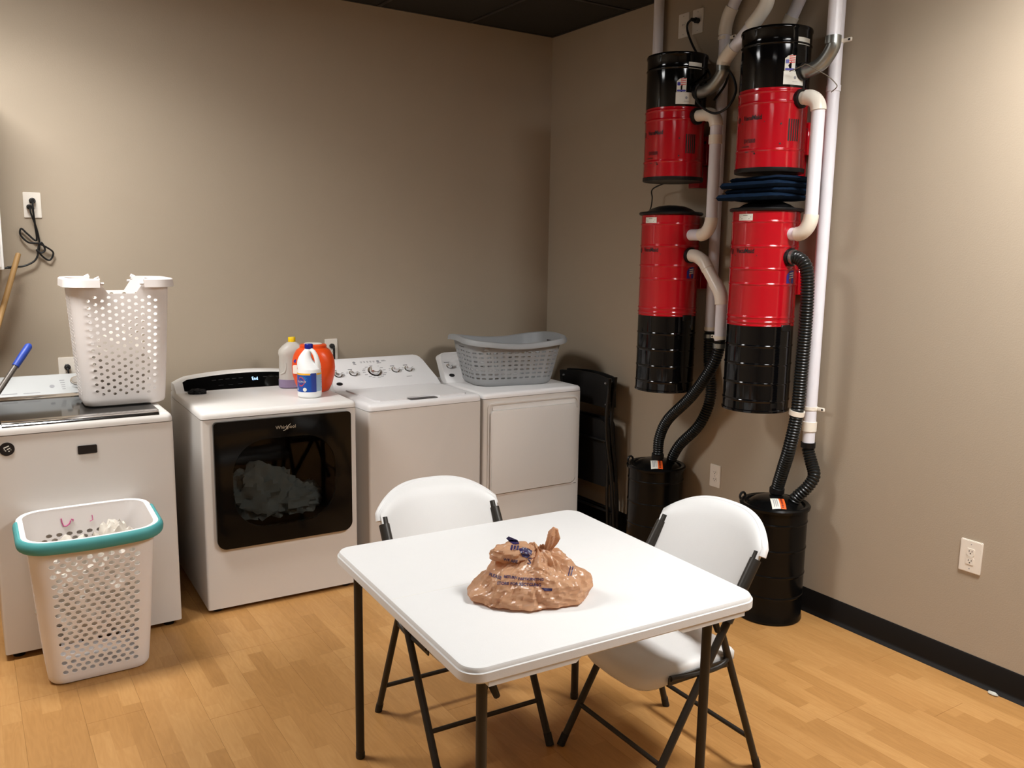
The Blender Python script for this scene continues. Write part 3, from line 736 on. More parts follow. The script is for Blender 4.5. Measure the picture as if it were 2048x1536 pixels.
# on the washer
t, pos, sec, hh = hamper('laundry_hamper', 'white perforated hamper standing on the washer lid', (-2.793, -.545, 1.009), 0, (.172, .125, .205, .165, .570, .05, .500), 24, 31, (.155, .44), (.060, .062), .012)
bm = B(); rim_band(bm, pos, hh, .066, .434, 44, drop=.034); obj('rim_channel', bm, 'hamper_plastic', t)
bm = B(); rim_band(bm, pos, hh, .566, .934, 44, drop=.034); obj('rim_channel', bm, 'hamper_plastic', t)
for u in (.064, .436, .564, .936):
    p = pos(u, hh); s = -1 if u in (.064, .564) else 1
    q = (pos(u+.004, hh)-pos(u-.004, hh)).normalized()*s; nn = Vector((-q.y, q.x, 0)); nn = nn if nn.dot(Vector((p.x, p.y, 0))) > 0 else -nn
    bm = B(); tube(bm, [p+nn*.01+Vector((0, 0, -.018)), p+nn*.01+q*.014+Vector((0, 0, -.018))], .006, 8); tube(bm, [p+nn*.012-q*.022+Vector((0, 0, .002)), p+nn*.012-q*.006+Vector((0, 0, .010)), p+nn*.012-q*.004+Vector((0, 0, .001))], .005, 8); obj('grip_peg', bm, 'hamper_plastic', t)
# on the floor, teal grip
t, pos, sec, hh = hamper('laundry_hamper', 'white perforated hamper with a teal rim standing on the floor', (-3.022, -1.085, 0), .0, (.185, .135, .232, .176, .635, .045, .535), 38, 26, (.32, .43), None, .02, tilt=.032)
dip = lambda u: -.032*(.5+.5*math.cos(2*PI*u))**1.5
bm = B(); rim_band(bm, pos, hh, 0, 1, 90, out=.020, drop=.030, lift=dip); obj('rim', bm, 'hamper_plastic', t)
bm = B(); pts = []
for k in range(61):
    u = -.31+.62*k/60; p = pos(u, hh); q = pos(u+.002, hh)-pos(u-.002, hh); nn = Vector((q.y, -q.x, 0)).normalized(); pts.append(p+nn*.020+Vector((0, 0, -.020+dip(u))))
P = pts; rings = []
for i, p in enumerate(P):
    tt = (P[min(i+1, 60)]-P[max(i-1, 0)]).normalized(); nn = Vector((tt.y, -tt.x, 0)); e = min(1, min(i, 60-i)/2+.6)
    rings.append([bm.verts.new(p+nn*(.014*e*math.cos(2*PI*k/14))+Vector((0, 0, .025*e*math.sin(2*PI*k/14)))) for k in range(14)])
for a, b in zip(rings, rings[1:]):
    for k in range(14): bm.faces.new((a[k], a[(k+1) % 14], b[(k+1) % 14], b[k]))
bm.faces.new(rings[0]); bm.faces.new(rings[-1][::-1]); obj('teal_grip', bm, 'teal_grip', t, label='teal soft grip around the front')
# ink scrawl on the inside back
bm = B()
def inkpt(x_, z_): z_ -= .024; return Vector((x_, sec(z_)[1]-.0055, z_))
tube(bm, [inkpt(*p) for p in ((-.085, .618), (-.083, .60), (-.078, .585), (-.068, .583), (-.055, .592), (-.050, .605))], .0028, 6)
tube(bm, [inkpt(*p) for p in ((-.048, .610), (-.040, .607), (-.042, .60))], .0022, 6); tube(bm, [inkpt(*p) for p in ((.032, .615), (.034, .595), (.022, .59))], .0018, 6)
obj('ink_writing', bm, 'magenta_ink', t)
bm = B(); cloth_heap(bm, (-3.09, -1.10, .30), .125, .115, .235, 3, 30, .35); solo('bundled_laundry', bm, 'cloth_white', 'crumpled white laundry inside the teal-rimmed hamper, left side', 'laundry')
bm = B(); cloth_heap(bm, (-2.93, -1.07, .32), .105, .115, .25, 8, 30, .35); solo('bundled_laundry', bm, 'cloth_white', 'crumpled white laundry inside the teal-rimmed hamper, right side', 'laundry')
bm = B(); cloth_heap(bm, (-2.80, -.54, 1.155), .12, .085, .17, 4, 26, .35); solo('bundled_laundry', bm, 'cloth_white', 'laundry seen through the holes of the hamper on the washer', 'laundry')

# ------------------------------------------------------------------ grey basket
BX, BY, BZ, BR = -.600, -.435, .9305, -.16
t = thing('laundry_basket', 'grey plastic laundry basket with woven slots on the right dryer', 'basket', (BX, BY, BZ), BR)
def gsec(z):
    k = z/.285; return .252+.055*k, .165+.048*k
def grim(u): return .272+.020*math.cos(4*PI*(u-.25))
def gpos(u, z):
    a, b = gsec(max(z, 0)); x_, y_ = perim(u, a, b, .10); wv = 0
    return Vector((x_, y_, z))
NR, NC = 9, 40
def gmap(u, r):
    if r < 1: z = .022+.014*r
    elif r <= NR-1: z = .036+(.215-.036)*(r-1)/(NR-2)
    else: z = .215+(grim(u)-.215)*(r-(NR-1))
    p = gpos(u, z)
    if 1 <= r <= NR-1:
        a = (int(u*NC) % 2 == 0); b = int(r) % 2
        k = 1+.006*(1 if a else -1)*math.sin(PI*(r-int(r))); p.x *= k; p.y *= k
    return p
bm = B(); perf_shell(bm, gmap, NC, NR, lambda u, r: None if r in (0, NR-1) else (.31, .20), square=True)
ns = 80; rings = [[bm.verts.new(gpos(k/ns, z)*(1-i_)+Vector((0, 0, z*i_))) for k in range(ns)] for z, i_ in ((.022, 0), (.008, .02), (0, .07))]
for a, b in zip(rings, rings[1:]):
    for k in range(ns): bm.faces.new((a[k], a[(k+1) % ns], b[(k+1) % ns], b[k]))
bm.faces.new(rings[-1]); bmesh.ops.remove_doubles(bm, verts=bm.verts[:], dist=1e-5)
thicken(bm, .003); o = obj('shell', bm, 'basket_grey', t, smooth=35)
bm = B(); n = 100; rings = []
prof = [(-.003, -.012), (-.003, .001), (.008, .006), (.022, .004), (.030, -.006), (.031, -.026), (.027, -.026), (.024, -.008), (.004, -.006)]
for k in range(n):
    u = k/n; z = grim(u); p = gpos(u, z); q = gpos(u+.002, z)-gpos(u-.002, z); nn = Vector((q.y, -q.x, 0)).normalized()
    rings.append([bm.verts.new(p+nn*a+Vector((0, 0, b))) for a, b in prof])
for i in range(n):
    a, b = rings[i], rings[(i+1) % n]
    for k in range(len(prof)): bm.faces.new((a[k], a[(k+1) % len(prof)], b[(k+1) % len(prof)], b[k]))
obj('rim', bm, 'basket_grey', t)
for s in (-1, 1):
    u = .25 if s > 0 else .75; bm = B()
    for k in range(8): pass
    a, b = gsec(.24); box(bm, *sorted((s*(a-.0065), s*(a-.002))), -.045, .045, .225, .25, .002, 2); obj('handle_hole', bm, 'slot_dark', t)
bm = B(); a, b = gsec(.235); box(bm, -.235, -.205, -b-.012, -b+.001, .222, .25, .004, 2); obj('rib', bm, 'basket_grey', t)

# ------------------------------------------------------------------ bottles on the dryer
def smooth_lathe_oval(bm, prof, c, rz, segs=32, power=2.0):
    """prof: (half width, half depth, z)"""
    rings = []
    for hw, hd, z in prof:
        ring = []
        for k in range(segs):
            a = 2*PI*k/segs; ca, sa = math.cos(a), math.sin(a)
            x_ = hw*math.copysign(abs(ca)**(2/power), ca); y_ = hd*math.copysign(abs(sa)**(2/power), sa)
            ring.append(bm.verts.new((c[0]+x_*math.cos(rz)-y_*math.sin(rz), c[1]+x_*math.sin(rz)+y_*math.cos(rz), c[2]+z)))
        rings.append(ring)
    for a, b in zip(rings, rings[1:]):
        for k in range(segs): bm.faces.new((a[k], a[(k+1) % segs], b[(k+1) % segs], b[k]))
    bm.faces.new(rings[0][::-1]); bm.faces.new(rings[-1])
TOPZ = .9775
# bleach bottle: world base centre
BB = (-1.930, -.655, TOPZ)
t = thing('bleach_bottle', 'white bleach bottle with blue cap and blue label', 'bottle', BB, -.45)
R0 = .060
bm = B(); lathe(bm, [(.050, 0), (.057, .003), (.060, .012), (.060, .060), (.0595, .135), (.058, .145)], segs=40)
# sculpted shoulder: narrow spout side at -x, handle loop at +x
rings = []
for i in range(15):
    k = i/14; z = .145+.105*k; e_ = (1-k)**1.15; hw = .058*e_+.016*(1-e_); hd = .058*(1-k)**.95+.016*(1-(1-k)**.95); cx = -.019*math.sin(PI*k)
    rings.append([bm.verts.new((cx+hw*math.cos(2*PI*q/40), hd*math.sin(2*PI*q/40), z)) for q in range(40)])
for a, b in zip(rings, rings[1:]):
    for q in range(40): bm.faces.new((a[q], a[(q+1) % 40], b[(q+1) % 40], b[q]))
bm.faces.new(rings[-1])
obj('body', bm, 'bleach_white', t, smooth=60)
bm = B(); tube(bm, spline([(.004, -.006, .245), (.024, -.014, .232), (.038, -.018, .205), (.044, -.018, .178), (.046, -.010, .150)], 6), lambda i: .0098+.005*min(1, i/24), 14); obj('handle', bm, 'bleach_white', t)
bm = B(); lathe(bm, [(.019, .246), (.020, .248), (.020, .268), (.018, .271)], segs=28)
for k in range(24):
    a = 2*PI*k/24; box(bm, .0196*math.cos(a)-.0012, .0196*math.cos(a)+.0012, .0196*math.sin(a)-.0012, .0196*math.sin(a)+.0012, .249, .267)
obj('cap', bm, 'cap_blue', t)
def cyl_patch(bm, R, a0, a1, z0, z1, n=12, c=(0, 0), th=.0004):
    for i in range(n):
        p0 = math.radians(a0+(a1-a0)*i/n); p1 = math.radians(a0+(a1-a0)*(i+1)/n)
        bm.faces.new([bm.verts.new((c[0]+R*math.cos(a), c[1]+R*math.sin(a), z)) for a, z in ((p0, z0), (p1, z0), (p1, z1), (p0, z1))])
    bmesh.ops.remove_doubles(bm, verts=bm.verts[:], dist=1e-6)
def cyl_map(R, a_mid, z_mid):
    return lambda p, d=0: ((R+d)*math.cos(math.radians(a_mid)+p[0]/R), (R+d)*math.sin(math.radians(a_mid)+p[0]/R), z_mid+p[1])
# facing direction of camera in the bottle frame
fa = math.degrees(math.atan2(CAM.y-BB[1], CAM.x-BB[0])-(-.45))
RL = .0606
bm = B(); cyl_patch(bm, RL, fa-115, fa+8, .032, .126, 24); lb = obj('label', bm, 'lbl_blue', t)
bm = B(); cyl_patch(bm, RL, fa+8, fa+34, .032, .128, 8); obj('label', bm, 'lbl_navy', t)
bm = B(); cyl_patch(bm, RL, fa+34, fa+110, .034, .124, 14); bl = obj('label', bm, 'lbl_pale', t)
bm = B(); cyl_patch(bm, RL+.0003, fa-115, fa+4, .118, .127, 24); cyl_patch(bm, RL+.0003, fa+36, fa+110, .118, .127, 14); obj('label_band', bm, 'lbl_yellow', lb)
cm = cyl_map(RL, fa-40, .085)
bm = B()
for k in range(14):
    a = 2*PI*k/14; r1 = .026; c_ = (.010, .010)
    ngon_prism(bm, [(c_[0]+.008*math.cos(a-.12), c_[1]+.008*math.sin(a-.12)), (c_[0]+r1*math.cos(a), c_[1]+r1*math.sin(a)), (c_[0]+.008*math.cos(a+.12), c_[1]+.008*math.sin(a+.12))], cm, .0003, .0006)
obj('starburst', bm, 'lbl_cyan', lb)
def diamond(s, sy): return [(-.018-s, 0), (-.012, sy), (.004, sy), (.018+s, 0), (.004, -sy), (-.012, -sy)]
bm = B(); ngon_prism(bm, diamond(.006, .024), cm, .0007, .0010); obj('logo_diamond', bm, 'lbl_red', lb)
bm = B(); ngon_prism(bm, diamond(.002, .018), cm, .0011, .0013); obj('logo_inner', bm, 'lbl_navy', lb)
bm = text_bm('CLOROX', .0125, lambda p, d: cm((p[0], p[1]-.004), .0014+d), align='CENTER', sub=1); obj('logo_text', bm, 'label_white', lb, smooth=0)
bm = B(); ngon_prism(bm, rrect2(-.03, .012, -.046, -.034, .003, 3), cm, .0004, .0007); ngon_prism(bm, [(.018+.010*math.cos(a*PI/8), -.040+.010*math.sin(a*PI/8)) for a in range(16)], cm, .0007, .0010); obj('label_seal', bm, 'label_white', lb)
cb_ = cyl_map(RL, fa+60, .08)
bm = B()
for zz in (.032, -.015, -.040): ngon_prism(bm, rrect2(-.026, .03, zz-.0012, zz+.0012, .0003, 1), cb_, .0003, .0006)
for zz in (.022, .010, -.002, -.028): ngon_prism(bm, rrect2(.012, .017, zz-.003, zz+.003, .001, 1), cb_, .0003, .0006)
obj('label_print', bm, 'lbl_navy', bl, kind='stuff')
# orange tub
TB = (-1.852, -.500, TOPZ)
t = thing('detergent_tub', 'round orange detergent tub behind the bleach bottle', 'tub', TB, -.57)
bm = B(); smooth_lathe_oval(bm, [(.062, .045, 0), (.078, .055, .006), (.096, .066, .04), (.110, .074, .09), (.113, .076, .13), (.110, .075, .165), (.101, .071, .197), (.086, .065, .222), (.066, .054, .236)], (0, 0, 0), 0, 40, 2.2); obj('body', bm, 'tub_orange', t, smooth=60)
bm = B(); smooth_lathe_oval(bm, [(.066, .052, .231), (.070, .057, .234), (.070, .057, .246), (.064, .052, .251)], (0, 0, 0), 0, 40, 2.2); ld_ = obj('lid', bm, 'tub_orange', t)
bm = B(); smooth_lathe_oval(bm, [(.046, .036, .2500), (.048, .038, .254), (.042, .032, .256)], (0, 0, 0), 0, 32, 2.2); obj('lid_rim', bm, 'label_white', ld_)
bm = B(); ngon_prism(bm, [(-.074+.016*math.cos(a*PI/8), .165+.010*math.sin(a*PI/8)) for a in range(16)], lambda p, q: (p[0], -q-.0515, p[1]), 0, .0040); obj('logo_patch', bm, 'sticker_blue', t)
bm = B(); ngon_prism(bm, rrect2(-.100, -.055, .10, .145, .006, 3), lambda p, q: (p[0]+.006, -q-.057, p[1]), 0, .0045); obj('label', bm, 'pvc_fit', t)
# jug with lilac liquid
JB = (-1.908, -.325, TOPZ)
t = thing('clear_jug', 'translucent jug with yellow cap and a little lilac liquid', 'jug', JB, -.30)
bm = B(); jp = [(.066, .044, 0), (.072, .050, .006), (.072, .050, .03), (.0705, .049, .10), (.069, .048, .17), (.0705, .049, .176), (.073, .050, .186), (.070, .048, .205), (.050, .040, .228), (.030, .028, .243), (.018, .018, .249)]
smooth_lathe_oval(bm, jp, (0, 0, 0), 0, 40, 2.6)
for v in bm.verts:  # finger grip hollow in the left side
    if v.co.x < -.03 and .075 < v.co.z < .16: v.co.y *= .55
obj('body', bm, 'jug_plastic', t, smooth=60)
bm = B(); smooth_lathe_oval(bm, [(.0665, .0445, .0003), (.0735, .0515, .006), (.0735, .0515, .046), (.0725, .0505, .047)], (0, 0, 0), 0, 40, 2.6); obj('liquid_band', bm, 'lilac_liquid', t, label='lilac liquid at the bottom')
bm = B(); lathe(bm, [(.019, .2445), (.020, .247), (.0195, .272), (.018, .274)], segs=24); obj('cap', bm, 'cap_yellow', t)
bm = B(); tube(bm, spline([(-.060, -.012, .168), (-.040, -.026, .150), (-.034, -.036, .120), (-.040, -.032, .090), (-.060, -.02, .075)], 6), .0055, 10); obj('grip_ridge', bm, 'jug_plastic', t)

# ------------------------------------------------------------------ central vacuum units
VR, VX = .153, -.213
def on_cyl(R, c, az, z): a = math.radians(az); return (c[0]+R*math.cos(a), c[1]+R*math.sin(a), z)
def vmap(R, az, z): return lambda p, d=0: ((R+d)*math.cos(math.radians(az)+p[0]/R), (R+d)*math.sin(math.radians(az)+p[0]/R), z+p[1])
def cyl_ribs(z0, z1, ribs, R=VR, h=.0035):
    prof = [(R, z0)]
    for z in sorted(ribs):
        prof += [(R, z-.0085), (R, z-.006), (R+h*.7, z-.003), (R+h, z), (R+h*.7, z+.003), (R, z+.006), (R, z+.0085)]
    prof.append((R, z1)); return prof
def bracket(t, z0, z1, m_='vac_red'):
    bm = B(); box(bm, .150, VX*-1-.002, -.088, .088, z0, z1, .003, 1); br = obj('wall_bracket', bm, m_, t)
    bm = B()
    ngon_prism(bm, [(-.074+.007*math.cos(a*PI/6), z1-.03+.007*math.sin(a*PI/6)) for a in range(12)], lambda p, q: (q, p[0], p[1]), .146, .151)
    obj('bolt', bm, 'slot_dark', br)
def upper_unit(label, cy, da):
    t = thing('vacuum_power_unit', label, 'vacuum', (VX, cy, 2.096), 0, 'central vacuum units')
    zb = 2.096; f0 = lambda z: z-zb
    bm = B(); lathe(bm, [(r, f0(z)) for r, z in [(VR+.002, 2.114)]+cyl_ribs(2.118, 2.452, [2.19, 2.395, 2.440])[1:]+[(VR, 2.456)]], segs=64); obj('red_drum', bm, 'vac_red', t)
    bm = B(); lathe(bm, [(r, f0(z)) for r, z in [(VR-.002, 2.450)]+cyl_ribs(2.4565, 2.70, [2.645])+[(VR+.003, 2.704), (VR+.004, 2.712), (VR+.002, 2.718), (VR-.004, 2.720), (VR-.008, 2.712)]], segs=64); top = obj('black_drum', bm, 'vac_black', t)
    bm = B(); lathe(bm, [(VR-.01, f0(2.100)), (VR+.001, f0(2.096)), (VR+.003, f0(2.100)), (VR+.003, f0(2.1145))], segs=64); obj('base_ring', bm, 'vac_lid', t)
    bracket(t, f0(2.186), f0(2.331))
    bm = B(); box(bm, .152, VX*-1-.002, -.040, .040, f0(2.072), f0(2.187), .003, 1); obj('bracket_tab', bm, 'vac_red', t)
    # printing
    g = vmap(VR+.0008, 187, f0(2.322))
    bm = text_bm('VacuMaid', .029, lambda p, d: g((p[0]*.86, p[1]), d), align='CENTER', sub=1, bold=.0007)
    pt = obj('logo_text', bm, 'print_black', t, smooth=0)
    g2 = vmap(VR+.0008, 184, f0(2.222)); bm = text_bm('DV5000', .026, lambda p, d: g2((p[0]*.72, p[1]), d), align='CENTER', sub=1, bold=.0003); obj('model_text', bm, 'print_black', t, smooth=0)
    bm = B(); ngon_prism(bm, rrect2(-.06, .062, -.014, -.009, .001, 1), g, .0004, .0009)
    for k in range(10): pass
    ngon_prism(bm, [(-.088+.013*math.cos(a*PI/8), .006+.013*math.sin(a*PI/8)) for a in range(16)], g, .0003, .0008)
    for (a, b, z) in ((-.042, .0, -.014), (-.045, .05, -.030), (-.02, .03, -.038)): ngon_prism(bm, rrect2(a, b, z-.003, z+.001, .0008, 1), g2, .0003, .0008)
    obj('fine_print', bm, 'print_soft', t, kind='stuff')
    for k in range(5):
        az = 250+4.5*k; bm = B(); gg = vmap(VR+.0006, az, f0(2.275)); ngon_prism(bm, rrect2(-.0034, .0034, -.048, .048, .0033, 3), gg, -.004, .0006); obj('vent_slot', bm, 'slot_dark', t)
    bm = B()
    for az, z in ((195, 2.175), (236, 2.30), (236, 2.215)):
        p = on_cyl(VR, (0, 0), az, f0(z)); q = on_cyl(VR+.003, (0, 0), az, f0(z)); tube(bm, [p, q], .004, 10)
    obj('rivet', bm, 'slot_dark', t)
    # labels
    bm = B(); cyl_patch(bm, VR+.0012, 252+da, 282+da, f0(2.638), f0(2.668), 8); obj('label', bm, 'label_white', t)
    bm = B(); cyl_patch(bm, VR+.0012, 230+da, 268+da, f0(2.466), f0(2.522), 10); lb = obj('label', bm, 'label_white', t)
    gl_ = vmap(VR+.0014, 250+da, f0(2.496)); bm = B(); ngon_prism(bm, [(.006*math.cos(a*PI/8), .007*math.sin(a*PI/8)) for a in range(16)], gl_, 0, .0004); ngon_prism(bm, rrect2(-.012, .014, -.018, -.0165, .0003, 1), gl_, 0, .0004); obj('label_mark', bm, 'print_grey', lb, kind='stuff')
    gf = vmap(VR+.0012, 240+da, f0(2.556)); bm = B(); ngon_prism(bm, [(-.024, -.033), (.024, -.033), (.025, .034), (.016, .030), (.008, .036), (-.010, .030), (-.024, .018)], gf, 0, .0005); st = obj('flag_sticker', bm, 'label_white', t)
    bm = B(); ngon_prism(bm, rrect2(-.022, .022, -.031, -.022, .004, 2), gf, .0006, .0010); ngon_prism(bm, rrect2(-.021, -.006, -.002, .014, .002, 1), gf, .0006, .0010); obj('flag_blue', bm, 'sticker_blue', st)
    bm = B()
    for k in range(4): ngon_prism(bm, [(-.005, -.001+.009*k), (.023, .003+.009*k), (.023, .0065+.009*k), (-.005, .0035+.009*k)], gf, .0006, .0010)
    obj('flag_stripes', bm, 'sticker_red', st, kind='stuff')
    # side ports (towards the camera side of the wall)
    bm = B(); tube(bm, [(0, -VR+.012, f0(2.411)), (0, -VR-.012, f0(2.411))], .042, 24); obj('port_gasket', bm, 'vac_lid', t)
    bm = B(); tube(bm, [(0, -VR+.012, f0(2.525)), (0, -VR-.014, f0(2.525))], .038, 24); obj('exhaust_gasket', bm, 'vac_lid', t)
    return t
def lower_unit(label, cy, lid):
    t = thing('vacuum_dirt_canister', label, 'vacuum', (VX, cy, .998), 0, 'central vacuum units')
    f0 = lambda z: z-.998
    bm = B(); lathe(bm, [(r, f0(z)) for r, z in [(VR-.004, 1.398), (VR+.003, 1.404)]+cyl_ribs(1.408, 1.925, [1.421, 1.443, 1.594, 1.663, 1.765, 1.876])], segs=64); obj('red_drum', bm, 'vac_red', t)
    bm = B(); lathe(bm, [(r, f0(z)) for r, z in [(VR-.006, 1.006), (VR, .998), (VR+.004, 1.0), (VR+.004, 1.008), (VR, 1.012)]+cyl_ribs(1.012, 1.404, [1.054, 1.136, 1.225, 1.310], h=.003)[1:]], segs=64); obj('black_drum', bm, 'vac_black', t)
    dome = [(VR+.004, 1.922), (VR+.012, 1.926), (VR+.014, 1.933), (VR+.010, 1.939), (VR-.004, 1.940), (.125, 1.944), (.105, 1.957), (.07, 1.970), (.03, 1.976)]
    bm = B(); lathe(bm, [(r, f0(z)) for r, z in dome], segs=64); obj('lid', bm, 'vac_lid', t)
    bracket(t, f0(1.542), f0(1.682))
    g = vmap(VR+.0008, 187, f0(1.735))
    bm = text_bm('VacuMaid', .029, lambda p, d: g((p[0]*.86, p[1]), d), align='CENTER', sub=1, bold=.0007); obj('logo_text', bm, 'print_black', t, smooth=0)
    bm = B(); ngon_prism(bm, rrect2(-.06, .062, -.014, -.009, .001, 1), g, .0004, .0009); ngon_prism(bm, [(-.088+.013*math.cos(a*PI/8), .006+.013*math.sin(a*PI/8)) for a in range(16)], g, .0003, .0008); obj('fine_print', bm, 'print_soft', t, kind='stuff')
    bm = B(); cyl_patch(bm, VR+.0012, 171, 199, f0(1.880), f0(1.910), 8); lb = obj('label', bm, 'label_white', t)
    gl_ = vmap(VR+.0014, 185, f0(1.895)); bm = B()
    for zz, l in ((.008, .012), (.001, .03), (-.006, .022)): ngon_prism(bm, rrect2(-l, l, zz-.001, zz+.001, .0003, 1), gl_, 0, .0004)
    obj('label_print', bm, 'print_dark', lb, kind='stuff')
    gf = vmap(VR+.0012, 273, f0(1.628)); bm = B(); ngon_prism(bm, [(-.024, -.028), (.024, -.028), (.025, .034), (.010, .032), (-.010, .024), (-.024, .010)], gf, 0, .0005); st = obj('flag_sticker', bm, 'sticker_blue', t)
    bm = B()
    for k in range(3): ngon_prism(bm, [(-.008, -.006+.010*k), (.022, -.002+.010*k), (.022, .003+.010*k), (-.008, -.001+.010*k)], gf, .0006, .0010)
    obj('flag_stripes', bm, 'label_white', st, kind='stuff')
    bm = B(); tube(bm, [(0, -VR+.012, f0(1.718)), (0, -VR-.010, f0(1.718))], .041, 24); obj('port_gasket', bm, 'vac_lid', t)
    bm = B(); box(bm, -.03, .03, -VR-.004, -VR+.01, f0(1.38), f0(1.41), .003, 1); obj('clamp', bm, 'vac_lid', t)
    return t
YL, YR = -1.420, -2.058
upper_unit('upper left red and black vacuum unit, near the corner', YL, -4)
upper_unit('upper right red and black vacuum unit, tallest on the wall', YR, 5)
lower_unit('lower left red canister with black base and domed lid', YL, True)
lower_unit('lower right red canister with black base, towels on its lid', YR, True)

# navy towels folded on the right canister lid
tz = 1.975
spec = [(-.02, .012, .165, .135, .030, .05), (.008, -.004, .158, .130, .026, -.04), (-.008, .0, .168, .135, .030, .03), (.012, -.02, .160, .125, .022, -.06)]
tlabels = ['lowest navy towel of the stack on the red canister', 'second navy towel from the bottom of the stack', 'third navy towel, second from the top of the stack', 'topmost navy towel of the stack, under the vacuum unit']
for i, (ox, oy, hx, hy, th, rz) in enumerate(spec):
    bm = B(); n1, n2 = 22, 18
    def tp(u, v, s):  # pillow-like folded slab, long side along y
        e = max(abs(u), abs(v)); lim = math.sqrt(max(0, 1-e**16))
        wob = .004*noise.noise(Vector((u*3+i*7, v*3, s)))+.003*noise.noise(Vector((u*9, v*9+i*3, s*2)))
        sag = -.010*(abs(v)**2)*(1 if i < 3 else .6)
        q = Vector((v*hy*(1+.03*noise.noise(Vector((u*4, i*5, 0)))), u*hx*(1+.04*noise.noise(Vector((v*4, i*9, 1)))), tz+th/2+s*th/2*lim+wob*.5+sag*.4))
        c_, s_ = math.cos(rz), math.sin(rz); return (VX-.01+ox+q.x*c_-q.y*s_, YR+oy+q.x*s_+q.y*c_, q.z)
    for s in (-1, 1):
        g = [[bm.verts.new(tp(-1+2*a/n1, -1+2*b/n2, s)) for b in range(n2+1)] for a in range(n1+1)]
        for a in range(n1):
            for b in range(n2): bm.faces.new((g[a][b], g[a+1][b], g[a+1][b+1], g[a][b+1]))
    bmesh.ops.remove_doubles(bm, verts=bm.verts[:], dist=.0012)
    solo('folded_towel', bm, 'towel_navy', tlabels[i], 'towel', 'navy towels on the canister', smooth=70)
    tz += th-.001

# ------------------------------------------------------------------ pipes
PR = .0285
def pipe(label, pts_list, name='white_pipe', m_='pvc', fits=(), loc=None, group='white pipes on the wall'):
    """pts_list: list of (pts, radius, material, part name)"""
    p0 = Vector(pts_list[0][0][0]); t = thing(name, label, 'pipe', loc or tuple(p0), 0, group)
    for pts, r, mm, nm in pts_list:
        bm = B(); tube(bm, pts, r, 20); obj(nm, bm, mm, t, world=True)
    return t
def clamp(t, p, side=1):
    p = Vector(p); bm = B(); tube(bm, [p+Vector((0, 0, -.008)), p+Vector((0, 0, .008))], PR+.003, 20)
    c = p+Vector((.01, -side*(PR+.016), 0)); box(bm, c.x-.004, c.x+.004, c.y-.026, c.y+.026, c.z-.009, c.z+.009, .004, 2)
    cl = obj('clamp', bm, 'pvc_fit', t, world=True)
    bm = B(); tube(bm, [c+Vector((-.0045, -side*.015, 0)), c+Vector((-.0055, -side*.015, 0))], .0052, 10); obj('clamp_hole', bm, 'slot_dark', cl, world=True)
ZC = H-.001
def elbow(p0, pc, p1, r=PR+.005, n=10): return (arc_pts(p0, pc, p1, n), r, 'pvc_fit', 'elbow')
# P1 behind the upper left unit
pipe('white pipe rising behind the upper left vacuum unit to the ceiling', [([(-.045, -1.075, ZC), (-.045, -1.078, 2.62)], PR, 'pvc', 'pipe'), (arc_pts((-.045, -1.078, 2.62), (-.045, -1.080, 2.56), (-.045, -1.14, 2.56), 8), PR+.004, 'pvc_fit', 'elbow'), ([(-.045, -1.13, 2.56), (-.06, -1.20, 2.56), (-.09, -1.30, 2.56)], PR, 'pvc', 'pipe_end')])
# P2 long vertical between the columns
t = pipe('long white pipe running down behind the left canister column', [([(-.05, -1.582, 1.322), (-.05, -1.582, 2.84)], PR, 'pvc', 'pipe'), (spline([(-.05, -1.582, 2.82), (-.05, -1.584, 2.86), (-.05, -1.60, 2.91), (-.05, -1.622, 2.945)], 5), PR+.005, 'pvc_fit', 'elbow'), ([(-.05, -1.610, 2.925), (-.05, -1.735, ZC)], PR, 'pvc', 'slanted_pipe'), ([(-.05, -1.582, 2.04), (-.05, -1.582, 2.08)], PR+.004, 'pvc', 'coupling')], loc=(-.05, -1.582, 1.322))
clamp(t, (-.05, -1.578, 2.805)); clamp(t, (-.05, -1.582, 1.335))
# P3 diagonal to the galvanised elbow of the left unit
XP = VX
pipe('diagonal white pipe feeding the upper left vacuum unit', [([(XP, -1.765, 2.668), (XP, -1.925, 2.795)], PR, 'pvc', 'pipe'), (spline([(XP, -1.738, 2.628), (XP, -1.745, 2.652), (XP, -1.775, 2.680), (XP, -1.80, 2.700)], 5), PR+.005, 'pvc_fit', 'elbow'), (spline([(XP, -1.90, 2.775), (XP, -1.95, 2.815), (XP, -1.985, 2.855), (XP, -1.992, 2.90), (XP, -1.992, 2.93)], 5), PR+.005, 'pvc_fit', 'elbow'), ([(XP, -1.992, 2.91), (XP, -1.992, ZC)], PR, 'pvc', 'pipe')])
def metal_elbow(label, cy, y1, z0, z1):
    p = spline([(XP, cy-VR-.006, z0), (XP, cy-VR-.045, z0), (XP, (cy-VR-.045+y1)/2-.008, z0+.022), (XP, y1, z0+.075), (XP, y1, z1)], 8)
    t = thing('metal_elbow', label, 'pipe', tuple(p[0]), 0, 'galvanised elbows')
    bm = B(); tube(bm, p, PR+.001, 24); obj('elbow', bm, 'galv', t, world=True)
    bm = B(); tube(bm, [(XP, y1, z1-.032), (XP, y1, z1)], PR+.0045, 24); obj('collar', bm, 'galv', t, world=True)
    bm = B(); tube(bm, [(XP, cy-VR-.004, z0), (XP, cy-VR-.014, z0)], PR+.005, 24); obj('flange', bm, 'galv', t, world=True)
metal_elbow('curved metal exhaust elbow on the upper left vacuum unit', YL, -1.738, 2.525, 2.635)
metal_elbow('curved metal exhaust elbow on the upper right vacuum unit', YR, -2.362, 2.525, 2.645)
